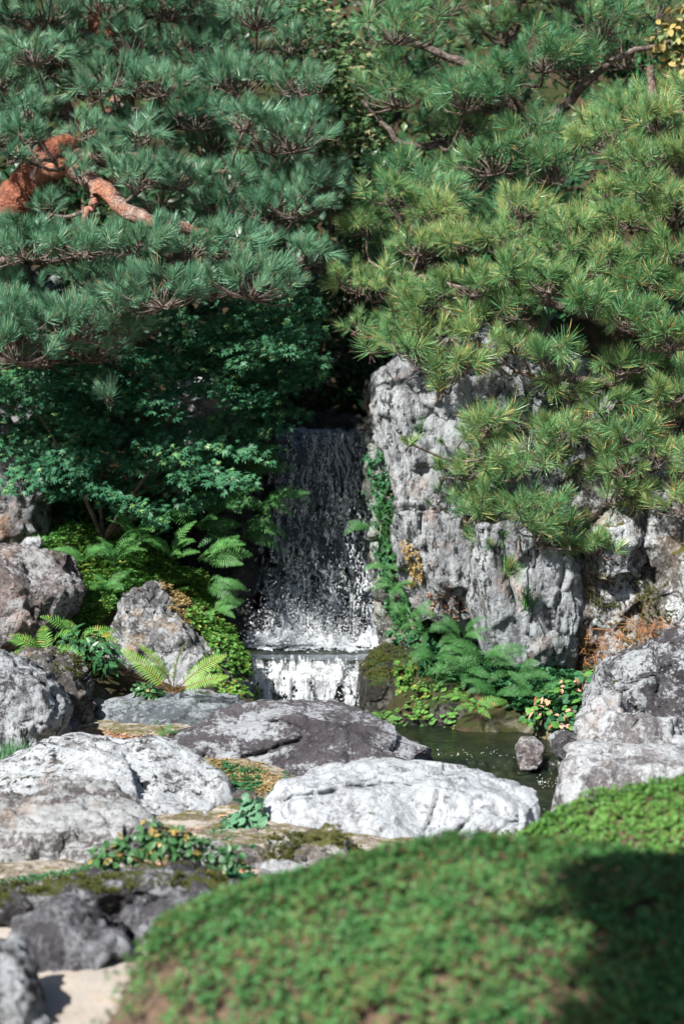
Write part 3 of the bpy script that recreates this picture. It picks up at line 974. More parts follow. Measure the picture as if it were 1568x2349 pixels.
make_rock('boulder', 'small grey boulder on the sand touching the clipped shrub', [
    dict(o=[(308, 2150), (320, 2090), (390, 2058), (470, 2048), (515, 2062), (480, 2100), (430, 2130), (350, 2165)], Y=7.05, f=0.1, b=0.18, s=0.78, lean=0.45, drop=0.03)], R_fore, 0.010, 0.8, 10, strata=((0.85, 0.2, 0.5), 12, 0.006), seed=26)
make_rock('boulder', 'dark boulder with a pale top in the bottom left corner', [
    dict(o=[(-120, 2200), (-20, 2170), (40, 2200), (80, 2260), (105, 2330), (120, 2420), (-120, 2440)], Y=6.2, f=0.12, b=0.2, s=0.75, lean=0.3, drop=0.05)], R_tall, 0.010, 0.9, 12, strata=((0.8, 0.2, 0.55), 12, 0.008), seed=27)

# right side boulders
make_rock('boulder', 'dark speckled boulder at the right edge under the rock face', [
    dict(o=[(1338, 1600), (1360, 1560), (1430, 1530), (1500, 1500), (1600, 1470), (1720, 1480), (1720, 1720), (1480, 1720), (1360, 1660)], Y=10.15, f=0.18, b=0.4, s=0.8, lean=0.3, drop=0.1)], R_right, 0.011, 1.1, 16, seed=28)
make_rock('boulder', 'white blocky boulder with brown patches at the right stream bank', [
    dict(o=[(1328, 1700), (1335, 1640), (1355, 1602), (1440, 1605), (1458, 1650), (1440, 1720), (1400, 1760), (1330, 1760)], Y=9.65, f=0.1, b=0.25, s=0.8, lean=0.3, drop=0.1),
    dict(o=[(1400, 1690), (1470, 1650), (1530, 1690), (1640, 1700), (1700, 1760), (1600, 1800), (1400, 1780)], Y=9.55, f=0.1, b=0.3, s=0.8, lean=0.4, drop=0.1)], R_rwhite, 0.011, 0.9, 12, strata=((0.7, 0, 0.7), 8, 0.006), seed=29)
make_rock('boulder', 'smooth white boulder behind the right clipped shrub', [
    dict(o=[(1272, 1870), (1285, 1810), (1315, 1750), (1400, 1732), (1520, 1740), (1700, 1740), (1700, 1880), (1400, 1890)], Y=8.75, f=0.12, b=0.4, s=0.85, lean=0.5, drop=0.15)], R_rwhite, 0.011, 0.65, 10, seed=30)
make_rock('stone', 'small tan stone sitting in the stream', [
    dict(o=[(1182, 1716), (1195, 1697), (1232, 1695), (1248, 1714), (1240, 1726), (1190, 1728)], Y=10.05, f=0.06, b=0.08, s=0.8, drop=0.06)], R_pink, 0.007, 0.35, 8, seed=31)
make_rock('stone', 'flat wet stone at the stream edge beside the white boulder', [
    dict(o=[(1255, 1690), (1290, 1675), (1345, 1680), (1350, 1705), (1300, 1712)], Y=10.05, f=0.06, b=0.1, s=0.8, drop=0.12)], R_right, 0.008, 0.4, 8, seed=32)
make_rock('boulder', 'low dark wet rock shelf with seedlings on the right stream bank', [
    dict(o=[(860, 1680), (880, 1640), (960, 1590), (1060, 1575), (1140, 1600), (1200, 1640), (1260, 1678), (1200, 1692), (1000, 1695)], Y=10.75, f=0.14, b=0.3, s=0.8, lean=0.8, drop=0.15)], R_wetmoss, 0.011, 0.9, 14, seed=33)
make_rock('boulder', 'rounded wet olive boulder right of the lower cascade', [
    dict(o=[(822, 1545), (845, 1512), (900, 1492), (960, 1512), (985, 1552), (965, 1602), (905, 1650), (830, 1650)], Y=11.1, f=0.14, b=0.35, s=0.75, lean=0.45, drop=0.15)], R_wetmoss, 0.010, 0.6, 8, seed=34)
make_rock('stone', 'small pale stone on the fern bank above the pinkish boulder', [
    dict(o=[(45, 1250), (60, 1232), (95, 1230), (102, 1245), (80, 1256)], Y=11.55, f=0.04, b=0.06, s=0.8, drop=0.05)], R_rwhite, 0.008, 0.4, 6, seed=35)
make_rock('stone', 'low stone between the speckled boulder and the white slab', [
    dict(o=[(505, 1860), (540, 1822), (590, 1830), (612, 1860), (600, 1900), (520, 1900)], Y=8.75, f=0.06, b=0.12, s=0.8, lean=0.5, drop=0.05)], R_brown, 0.009, 0.6, 8, seed=36)
make_rock('stone', 'pale stone between the layered boulder and the orange tipped shrub', [
    dict(o=[(395, 1960), (430, 1938), (500, 1935), (530, 1960), (520, 2000), (420, 2010)], Y=7.95, f=0.08, b=0.14, s=0.8, lean=0.6, drop=0.05)], R_layer, 0.009, 0.7, 8, seed=41)
make_rock('stone', 'dark chip of stone at the foot of the ivy', [
    dict(o=[(520, 1965), (545, 1945), (600, 1950), (612, 1980), (560, 1995)], Y=7.95, f=0.06, b=0.1, s=0.8, lean=0.5, drop=0.05)], R_brown, 0.008, 0.6, 8, seed=42)
make_rock('stone', 'small dark stone between the two grey boulders on the sand', [
    dict(o=[(270, 2100), (290, 2075), (325, 2078), (335, 2110), (310, 2140), (275, 2135)], Y=7.05, f=0.04, b=0.08, s=0.8, lean=0.4, drop=0.04)], R_fore, 0.008, 0.6, 8, seed=43)
# rock sill that the lower cascade runs over
make_rock('boulder', 'wet rock sill under the lower cascade', [
    dict(o=[(540, 1560), (600, 1545), (720, 1540), (830, 1540), (860, 1560), (850, 1680), (560, 1680)], Y=11.46, f=0.17, b=0.1, s=0.97, drop=0.1, lean=0.0)], R_wetmoss, 0.012, 0.4, 2, seed=37)


# ------------------------------------------------------------------ water
def water_mat(name, tint, foam_lo, foam_hi, streak, bumps=(18, 0.35), foam_col=(0.62, 0.66, 0.70), rough=0.04, alpha=0.35, foam_scale=1.0):
    """clear film over whatever lies behind, with aerated white water in streaks"""
    t = NT(name)
    v = t.coord(streak)
    vi = t.coord((1, 1, 1))
    f = t.math('ADD', t.math('MULTIPLY', t.noise(v, 9 * foam_scale, 8, 0.7, 1.2), 0.65), t.math('MULTIPLY', t.noise(vi, 34 * foam_scale, 6, 0.75, 0.8), 0.35))
    fm = t.ramp(f, [(foam_lo, 0), (foam_hi, 1)])
    h = t.math('ADD', t.noise(v, bumps[0], 6, 0.65, 0.8), t.math('MULTIPLY', f, 0.7))
    nrm = t.bump(h, bumps[1], 0.03)
    gl = t.n('BsdfGlossy')
    gl.inputs['Roughness'].default_value = rough
    gl.inputs['Color'].default_value = (0.9, 0.95, 1, 1)
    t.l(nrm, gl.inputs['Normal'])
    tp = t.n('BsdfTransparent')
    tp.inputs['Color'].default_value = (*tint, 1)
    fr = t.n('Fresnel')
    fr.inputs['IOR'].default_value = 1.33
    t.l(nrm, fr.inputs['Normal'])
    film = t.n('MixShader')
    t.l(t.math('MULTIPLY', fr.outputs[0], 0.75), film.inputs[0])
    t.l(tp.outputs[0], film.inputs[1])
    t.l(gl.outputs[0], film.inputs[2])
    b = t.bsdf(Base_Color=foam_col, Roughness=0.25, Normal=nrm)
    tr = t.n('BsdfTranslucent')
    tr.inputs['Color'].default_value = (*foam_col, 1)
    fo = t.n('MixShader')
    fo.inputs[0].default_value = 0.3
    t.l(b.outputs[0], fo.inputs[1])
    t.l(tr.outputs[0], fo.inputs[2])
    ms = t.n('MixShader')
    t.l(fm, ms.inputs[0])
    t.l(film.outputs[0], ms.inputs[1])
    t.l(fo.outputs[0], ms.inputs[2])
    return t.done(ms.outputs[0])


def grid_mesh(name, P, keep, mat):
    """P (ny,nx,3), keep (ny-1,nx-1) bool"""
    ny_, nx_ = P.shape[:2]
    i = np.arange(nx_ * ny_).reshape(ny_, nx_)
    F = np.stack([i[:-1, :-1], i[:-1, 1:], i[1:, 1:], i[1:, :-1]], -1)[keep]
    used = np.unique(F)
    mp = -np.ones(nx_ * ny_, np.int64)
    mp[used] = np.arange(len(used))
    return mesh_from(name, P.reshape(-1, 3)[used], mp[F], [mat], smooth=True)


W_fall = water_mat('waterfall_water', (0.80, 0.84, 0.88), 0.66, 0.86, (3.4, 1, 0.25), (13, 1.0), (0.42, 0.46, 0.50))
W_lace = water_mat('waterfall_lace', (0.80, 0.84, 0.88), 0.40, 0.58, (1.8, 1, 0.8), (20, 1.0), (0.74, 0.80, 0.86))
W_casc = water_mat('cascade_water', (0.75, 0.78, 0.72), 0.40, 0.54, (2.6, 1, 0.35), (16, 0.8), (0.93, 0.95, 0.96))
W_foam = water_mat('foam_water', (0.8, 0.85, 0.9), 0.30, 0.50, (1, 1, 1), (20, 0.8), (0.70, 0.74, 0.78))

wf = empty('waterfall', at(720, 1475, 11.9), 'curtain of white flecked water falling down a black rock face', 'waterfall')
wf['kind'] = 'structure'
wf_loc = Vector(wf.location)


def fall_sheet(name, seed, thr, dy, mat, NX=170, NY=300, xl=(632, 640, 600, 566), xr=(846, 850, 862, 880), lace=False):
    v = np.linspace(0, 1, NY)[:, None]
    u = np.linspace(0, 1, NX)[None]
    ztop, zbot = at(740, 985, 12.12).z, at(720, 1480, 11.9).z
    z = ztop + (zbot - ztop) * v ** 1.0 + 0 * u
    z = z + (1 - v) ** 3 * 0.025 * fbm(np.stack([(u * 9 + seed).ravel(), 0 * u.ravel(), 0 * u.ravel()], 1), 3)[None]
    y = 12.18 - 0.02 - 0.20 * v ** 0.6 + 0 * u
    pyv = 985 + (1480 - 985) * v
    xs = np.array([985, 1060, 1250, 1480.])
    L = np.interp(pyv, xs, xl)
    R = np.interp(pyv, xs, xr)
    px = L + (R - L) * u
    x = (px - PW / 2) / (PH / 2) * TANV * y
    s = np.array([seed * 3.1, seed * 1.7, 0])
    Q = np.stack([x, z * 0.30, np.full_like(x, seed)], -1).reshape(-1, 3)
    Q2 = np.stack([x, z, np.full_like(x, seed + 7.)], -1).reshape(-1, 3)
    st = fbm(Q * 26 + s, 3).reshape(x.shape)
    ed = ridged(Q2 * np.array([13, 9, 1]) + s, 3).reshape(x.shape)
    fine = fbm(Q2 * 48 + s, 2).reshape(x.shape)
    y = y - dy - 0.022 * st - 0.014 * ed - 0.010 * fine
    x = x + 0.012 * fbm(Q2 * 12 + 3, 2).reshape(x.shape)
    if lace:
        wv = np.clip((v - 0.30) / 0.45, 0, 1) + 0 * u
        wob = np.stack([fbm(Q2 * np.array([10, 6, 1]) + 31, 2) * 0.03, 0 * Q2[:, 0], 0 * Q2[:, 0]], 1)
        na = np.abs(noise((Q2 + wob) * np.array([42, 4.0, 1]) + s)).reshape(x.shape) * 2.5
        nb = np.minimum(np.abs(noise((Q2 + wob) * np.array([19, 11, 1]) + s + 5)).reshape(x.shape) * 2.3, np.abs(noise((Q2 + wob) * np.array([36, 20, 1]) + s + 9)).reshape(x.shape) * 2.6 + 0.2)
        net = 1 - (na * (1 - wv) + nb * wv)
        clump = fbm(Q2 * np.array([7, 2.2, 1]) + s + 50, 3).reshape(x.shape)
        m = net + 0.55 * clump + 0.10 * fine - np.abs(u - 0.5 + 0.06 * st) ** 4 * 7 - 0.66 + 0.16 * (v - 0.5)
    else:
        m = 0.5 * st + 0.55 * (ed - 0.95) + 0.18 * fine - np.abs(u - 0.5) ** 4 * 5 + 0.45 - 0.35 * v
    keep = m[:-1, :-1] > thr
    return grid_mesh(name, np.stack([x, y, z], -1), keep, mat)


place('water_sheet', fall_sheet('water_sheet', 1.0, -0.18, 0.0, W_fall, xl=(632, 634, 590, 548), xr=(846, 852, 868, 892)), wf_loc, wf)
place('water_strands', fall_sheet('water_strands', 5.3, 0.10, 0.04, W_lace, 260, 460, xl=(636, 634, 585, 546), xr=(846, 850, 868, 892), lace=True), wf_loc, wf)
place('water_strands', fall_sheet('water_strands', 9.1, 0.20, 0.075, W_lace, 260, 460, xl=(650, 640, 580, 540), xr=(842, 848, 870, 898), lace=True), wf_loc, wf)

# droplets: small icosahedra
bmd = bmesh.new()
ov = [bmd.verts.new(q) for q in ((1, 0, 0), (-1, 0, 0), (0, 1, 0), (0, -1, 0), (0, 0, 1), (0, 0, -1))]
for q in ((0, 2, 4), (2, 1, 4), (1, 3, 4), (3, 0, 4), (2, 0, 5), (1, 2, 5), (3, 1, 5), (0, 3, 5)):
    bmd.faces.new([ov[k] for k in q])
drop_me = bpy.data.meshes.new('drop')
bmd.to_mesh(drop_me)
bmd.free()
t = NT('droplet_water')
b_ = t.bsdf(Base_Color=(0.93, 0.96, 0.98), Roughness=0.08)
b_.inputs['Specular IOR Level'].default_value = 0.8
drop_me.materials.append(t.done(b_.outputs[0]))
for p in drop_me.polygons:
    p.use_smooth = True


def drops(n, fn, lo=0.8, hi=1.8):
    out = []
    for _ in range(n):
        p, r = fn()
        M = Matrix.Translation(p) @ Matrix.Diagonal((r * random.uniform(0.7, 1.2), r, r * random.uniform(lo, hi), 1))
        out.append(M)
    return out


def d_base():
    px = random.triangular(545, 905, 720)
    h = min(random.expovariate(1 / 38.0), 210)
    py = 1478 - h
    return at(px, py, 11.78 + random.uniform(-0.16, 0.12)), random.uniform(0.0007, 0.0023)


_cl = fbm(np.stack(np.meshgrid(np.arange(60) * 0.33, np.arange(60) * 0.11, [0.5], indexing='ij'), -1).reshape(-1, 3), 3).reshape(60, 60)


def d_fall():
    while True:
        k = random.random() ** 0.8
        py = 990 + 480 * k
        w = random.random()
        px = 634 - 80 * k + w * (216 + 120 * k)
        if _cl[int(w * 59), int(k * 59)] + random.gauss(0, 0.18) > 0.12:
            break
    return at(px, py, 12.02 - 0.13 * k - random.uniform(0, 0.08)), random.uniform(0.0007, 0.0023)


def d_low():
    k = random.random()
    px = random.uniform(580, 850)
    return at(px, 1520 + 95 * k, 11.24 - 0.02 * random.random()), random.uniform(0.001, 0.0032)


o = join_copies('water_drops', [drop_me], drops(6000, d_base) + drops(4600, d_fall, 1.5, 6.0) + drops(700, d_low), wf_loc)
o.parent = wf
o['kind'] = 'stuff'

# foam at the foot of the fall
NX, NY = 190, 70
u = np.linspace(0, 1, NX)[None]
v = np.linspace(0, 1, NY)[:, None]
px = 555 + (880 - 555) * u + 0 * v
y = 11.98 - 0.34 * v + 0 * u
x = (px - PW / 2) / (PH / 2) * TANV * y
Q = np.stack([x, y, 0 * x], -1).reshape(-1, 3)
z0 = at(700, 1478, 11.9).z
z = z0 + 0.006 + (0.075 * np.exp(-((v - 0.25) / 0.24) ** 2)) * (0.55 + 0.8 * np.clip(fbm(Q * 11, 4), -0.5, 1).reshape(x.shape)) + 0.008 * fbm(Q * 40, 3).reshape(x.shape)
keep = (0.6 * fbm(Q * 16 + 4, 3).reshape(x.shape) + 0.9 - v * 1.1 - np.abs(u - 0.5) ** 4 * 6)[:-1, :-1] > 0
place('foam', grid_mesh('foam', np.stack([x, y, z], -1), keep, W_foam), wf_loc, wf)

# pool above the sill
t = NT('pool_water')
vv = t.coord((1, 1, 1))
nrm = t.bump(t.math('ADD', t.noise(t.coord((1, 2.2, 1)), 9, 5, 0.6, 0.6), t.math('MULTIPLY', t.noise(vv, 30, 4, 0.6), 0.4)), 0.35, 0.03)
wp = t.bsdf(Base_Color=(0.020, 0.026, 0.018), Roughness=0.07, Normal=nrm)
wp.inputs['IOR'].default_value = 1.33
wp.inputs['Specular IOR Level'].default_value = 0.6
M_pool = t.done(wp.outputs[0])
t = NT('stream_water')
nrm = t.bump(t.math('ADD', t.noise(t.coord((1, 2.6, 1)), 8, 6, 0.62, 0.8), t.math('MULTIPLY', t.noise(t.coord((1, 1.4, 1)), 34, 4, 0.6), 0.3)), 0.70, 0.03)
bed = t.mix(t.ramp(t.noise(t.coord((1, 1, 1)), 6, 6, 0.6), [(0.4, 0), (0.62, 1)]), (0.005, 0.009, 0.005), (0.016, 0.021, 0.008))
wp = t.bsdf(Base_Color=bed, Roughness=0.08, Normal=nrm)
wp.inputs['Specular IOR Level'].default_value = 0.55
M_stream = t.done(wp.outputs[0])


def water_grid(name, xs, ys, zfun, mat, label):
    X, Y_ = np.meshgrid(xs, ys)
    Q = np.stack([X.ravel(), Y_.ravel(), 0 * X.ravel()], 1)
    Z = zfun(X, Y_, Q)
    i = np.arange(X.size).reshape(X.shape)
    F = np.stack([i[:-1, :-1].ravel(), i[:-1, 1:].ravel(), i[1:, 1:].ravel(), i[1:, :-1].ravel()], 1)
    o = place(name, mesh_from(name, np.stack([X.ravel(), Y_.ravel(), Z.ravel()], 1), F, [mat], smooth=True), (float(xs.mean()), float(ys.mean()), float(Z.mean())))
    return tag(o, label, 'water', kind='structure')


water_grid('pool', np.linspace(-0.52, 0.25, 120), np.linspace(11.40, 12.1, 100),
           lambda X, Y_, Q: z0 - 0.004 + (fbm(Q * np.array([7, 14, 1]), 3) * 0.006).reshape(X.shape) - 0.05 * np.clip((11.45 - Y_) / 0.05, 0, 1) ** 2, M_pool, 'dark basin of water at the foot of the waterfall')


def stream_z(X, Y_, Q):
    step = 1 / (1 + np.exp(-(Y_ + 0.06 * np.sin(X * 6) - 9.98) / 0.018))
    step2 = 1 / (1 + np.exp(-(Y_ + 0.25 * (X - 0.8) + 0.03 * np.sin(X * 9) - 9.42) / 0.03))
    near = np.exp(-((Y_ + 0.06 * np.sin(X * 6) - 9.94) / 0.07) ** 2) + np.exp(-((Y_ + 0.25 * (X - 0.8) - 9.36) / 0.12) ** 2)
    n1 = fbm(Q * np.array([5, 12, 1]), 3).reshape(X.shape)
    n2 = fbm(Q * 28, 3).reshape(X.shape)
    return -0.20 + 0.06 * step + 0.06 * step2 + n1 * 0.004 + near * n2 * 0.022 + n2 * 0.0012


stream = water_grid('stream', np.linspace(-0.7, 1.5, 200), np.linspace(8.6, 11.35, 220), stream_z, M_stream, 'dark green stream water flowing past the boulders on the right')

# lower cascade over the sill
NX, NY = 200, 110
u = np.linspace(0, 1, NX)[None]
v = np.linspace(0, 1, NY)[:, None]
px = 548 + (858 - 548) * u + 0 * v + (v * 14) * (1 - 2 * u)
un = np.stack([(u * 5).ravel(), 0 * u.ravel(), 0 * u.ravel()], 1)
lip = fbm(un + 3, 3)[None] * 0.05
ang = np.clip(v / 0.34, 0, 1) * math.pi / 2
y = 11.56 - (0.31 + lip) * np.sin(ang) * np.clip(v / 0.34, 0, 1) ** 0.3 - 0.03 * np.clip(v - 0.34, 0, 1) + 0 * u
z = z0 + 0.005 + fbm(un * 2 + 9, 2)[None] * 0.008 - 0.06 * (1 - np.cos(ang)) - 0.27 * np.clip(v - 0.34, 0, 1) / 0.66 + 0 * u
x = (px - PW / 2) / (PH / 2) * TANV * y
Q = np.stack([x, z * 0.30, 0 * x], -1).reshape(-1, 3)
st = fbm(Q * 26 + 8, 4).reshape(x.shape)
Qf = np.stack([x, z, 0 * x], -1).reshape(-1, 3)
fn = fbm(Qf * 55, 3).reshape(x.shape)
y = y - 0.012 * st * np.clip(v * 4, 0, 1)
gapu = 0.80 - 0.10 * v
gap = 1.6 * np.exp(-((u - gapu) / 0.030) ** 2) * np.clip((v - 0.35) * 4, 0, 1)
casc = empty('cascade', at(700, 1600, 11.2), 'sunlit white lower cascade spilling over the mossy sill', 'waterfall')
casc['kind'] = 'structure'
cl = Vector(casc.location)
keep = (st + 0.75 - gap)[:-1, :-1] > 0
place('water_film', grid_mesh('water_film', np.stack([x, y, z], -1), keep, W_fall), cl, casc)
start = 0.20 + 0.26 * fbm(un * 7 + 20, 2)[None]
body = 0.35 * np.exp(-((u - 0.55) / 0.22) ** 2)
keep = (st * 0.8 + 0.35 * fn + body - gap - np.clip((start - v + 0.10 * fn) * 5, 0, 2) - np.clip((u - 0.86) * 6, 0, 1) * 0.35 + 0.08)[:-1, :-1] > 0
place('water_strands', grid_mesh('water_strands', np.stack([x, y - 0.008, z], -1), keep, W_casc), cl, casc)


def d_step():
    if random.random() < 0.5:
        px = random.uniform(1000, 1210)
        return at(px, 1727 + 6 * math.sin(px * 0.05) + random.gauss(0, 6), 9.92), random.uniform(0.0008, 0.0022)
    px = random.uniform(1230, 1300)
    return at(px, 1785 + (px - 1190) * 0.12 + random.gauss(0, 9), 9.5), random.uniform(0.0008, 0.0022)


o = join_copies('water_glints', [drop_me], drops(90, d_step), Vector(stream.location))  # white droplets imitate glints along the stream's ripple lines
o.parent = stream
o['kind'] = 'stuff'

# ------------------------------------------------------------------ plant building blocks
def tuft_mesh(name, seed, mat, n=84, L=0.105, w=0.0030, dead=0.0, spread=(16, 78), low=False):
    L *= 0.72
    w = 0.0022
    r = random.Random(seed)
    g = Geo()
    if low:
        tube(g, [(0, 0, -0.10), (0, 0, 0.012)], [0.0042, 0.0025], 3, 1, cap=False)
    else:
        tube(g, [(0, 0, -0.10), (0.004, 0.002, -0.05), (0, 0, 0.012)], [0.0042, 0.0036, 0.0025], 5, 1)
        tube(g, [(0, 0, 0.008), (0.001, 0, 0.026)], [0.0042, 0.0012], 5, 2)
    for i in range(n):
        k = r.random()
        zb = -0.055 + 0.065 * k
        th = math.radians(spread[1] + (spread[0] - spread[1]) * k + r.uniform(-14, 14))
        ph = r.uniform(0, 2 * math.pi)
        l = L * r.uniform(0.78, 1.1)
        rad = Vector((math.cos(ph), math.sin(ph), 0))
        d = rad * math.sin(th) + Vector((0, 0, 1)) * math.cos(th)
        d2 = (d + Vector((0, 0, r.uniform(-0.1, 0.32)))).normalized()
        sd = d.cross(Vector((r.uniform(-1, 1), r.uniform(-1, 1), r.uniform(-1, 1)))).normalized()
        p0 = Vector((0, 0, zb)) + rad * 0.003
        p1 = p0 + d * l * 0.55
        p2 = p1 + d2 * l * 0.45
        m = 3 if r.random() < dead else 0
        if low:
            g.add([p0 - sd * w * .62, p0 + sd * w * .62, p2], [(0, 1, 2)], m)
            continue
        g.add([p0 - sd * w * .4, p0 + sd * w * .4, p1 + sd * w * .5, p1 - sd * w * .5, p2 + sd * w * .16, p2 - sd * w * .16],
              [(0, 1, 2, 3), (3, 2, 4, 5)], m)
    return g.mesh(name, [mat, M_twig, M_bud, M_needle_dead])


def maple_leaf(name, seed, mat, R=0.036):
    r = random.Random(seed)
    g = Geo()
    angs = [-128, -84, -42, 0, 42, 84, 128]
    lens = [0.42, 0.74, 0.95, 1.1, 0.95, 0.74, 0.42]
    for a, l in zip(angs, lens):
        a = math.radians(a + r.uniform(-6, 6))
        l *= R * r.uniform(0.92, 1.08)
        d = Vector((math.sin(a), math.cos(a), 0))
        s = Vector((d.y, -d.x, 0))
        dz = -R * r.uniform(0.05, 0.25)
        g.add([(0, 0, 0), d * l * .42 + s * l * .155 + Vector((0, 0, 0.001)), d * l + Vector((0, 0, dz)), d * l * .42 - s * l * .155 + Vector((0, 0, 0.001))], [(0, 1, 2, 3)])
    g.add([(-0.0006, 0, 0), (0.0006, 0, 0), (0.0006, -R * .8, -.004), (-0.0006, -R * .8, -.004)], [(0, 1, 2, 3)])
    bm = bmesh.new()
    me = g.mesh(name, [mat])
    bm.from_mesh(me)
    bmesh.ops.remove_doubles(bm, verts=bm.verts, dist=0.0004)
    bm.to_mesh(me)
    bm.free()
    return me


def broad_leaf(name, mat, L=0.05, W=0.022, fold=0.25, curl=0.2):
    ys = [0, 0.25, 0.55, 0.82, 1.0]
    ws = [0.08, 0.8, 1.0, 0.62, 0.0]
    V, F = [], []
    for y, w in zip(ys, ws):
        z = -curl * L * y * y
        V += [(-w * W, y * L, z + fold * w * W), (0, y * L, z), (w * W, y * L, z + fold * w * W)]
    for i in range(4):
        for k in (0, 1):
            F.append((i * 3 + k, i * 3 + k + 1, i * 3 + k + 4, i * 3 + k + 3))
    return mesh_from(name, np.array(V), F, [mat])


def sprig(name, seed, mat, n=7, L=0.016, W=0.005, up=0.5, tri=False):
    r = random.Random(seed)
    g = Geo()
    for i in range(n):
        a = 2 * math.pi * (i / n) + r.uniform(-.4, .4)
        e = r.uniform(0.1, 1.0) * up
        d = Vector((math.cos(a) * math.cos(e), math.sin(a) * math.cos(e), math.sin(e)))
        s = Vector((-math.sin(a), math.cos(a), 0))
        l = L * r.uniform(0.7, 1.2)
        w = W * r.uniform(0.8, 1.2)
        b = Vector((r.uniform(-.004, .004), r.uniform(-.004, .004), r.uniform(-.002, .004)))
        if tri:
            g.add([b + s * w * .9, b - s * w * .9, b + d * l], [(0, 1, 2)])
        else:
            g.add([b, b + d * l * .5 + s * w, b + d * l + Vector((0, 0, -l * .15)), b + d * l * .5 - s * w], [(0, 1, 2, 3)])
    return g.mesh(name, [mat])


def frond_mesh(name, seed, mat, stem, L=0.3, W=0.075, pairs=20, arch=0.9, pw=0.52, stalk=0.15, lobes=False):
    """frond along +Z that arches over towards +X"""
    r = random.Random(seed)
    g = Geo()
    N = 14
    pts, dirs = [], []
    p = Vector((0, 0, 0))
    for i in range(N + 1):
        a = arch * (i / N) ** 1.3 * 1.25
        d = Vector((math.sin(a), 0, math.cos(a)))
        pts.append(p.copy())
        dirs.append(d)
        p = p + d * L / N
    tube(g, pts, [0.0030 * (1 - 0.85 * i / N) for i in range(N + 1)], 4, 1)
    for k in range(pairs):
        s = stalk + (1 - stalk) * (k + 0.4) / pairs
        f = s * N
        i = min(int(f), N - 1)
        q = pts[i].lerp(pts[i + 1], f - i)
        d = dirs[i]
        nrm = Vector((0, 1, 0)).cross(d)
        u = (s - stalk) / (1 - stalk)
        wl = W * min(1.0, 0.55 + 1.6 * u) * (1 - u ** 2.2) ** 0.9 + 0.004
        for sd in (-1, 1):
            sw = 0.35 + 0.45 * u
            dd = (Vector((0, sd, 0)) + d * sw - nrm * r.uniform(-0.05, 0.22)).normalized()
            base = L * (1 - stalk) / pairs * pw
            l = wl * r.uniform(0.9, 1.08)
            tw = nrm * r.uniform(-0.12, 0.12) * base
            t2 = dd * l - nrm * (-1) * 0.0 + Vector((0, 0, -l * 0.12))
            g.add([q - d * base * .7, q + dd * l * .5 - d * base * .75 + tw, q + t2, q + dd * l * .5 + d * base * .75 - tw, q + d * base * .7],
                  [(0, 1, 2, 3, 4)], 0)
    return g.mesh(name, [mat, stem])


def blade_mesh(name, L, W, bend, mat):
    V, F = [], []
    x = z = 0.0
    n = 5
    for i in range(n + 1):
        k = i / n
        w = W * (1 - k) ** 0.6
        V += [(x, -w, z), (x, w, z)]
        a = bend * k * 1.5
        x += math.sin(a) * L / n
        z += math.cos(a) * L / n
    for i in range(n):
        F.append((2 * i, 2 * i + 1, 2 * i + 3, 2 * i + 2))
    return mesh_from(name, np.array(V), F, [mat])


UP = Vector((0, 0, 1))


def rv(s=1.0):
    return Vector((random.gauss(0, s), random.gauss(0, s), random.gauss(0, s)))


# ------------------------------------------------------------------ pines
def limb_points(spec, n=None):
    P = [at(a, b, c) for a, b, c, _ in spec]
    R = [s[3] for s in spec]
    n = n or 5 * len(P)
    Q = spline(P, n)
    Q = [q if i in (0, n - 1) else q + rv(0.006) for i, q in enumerate(Q)]
    q = np.interp(np.linspace(0, 1, n), np.linspace(0, 1, len(R)), R)
    return Q, list(q)


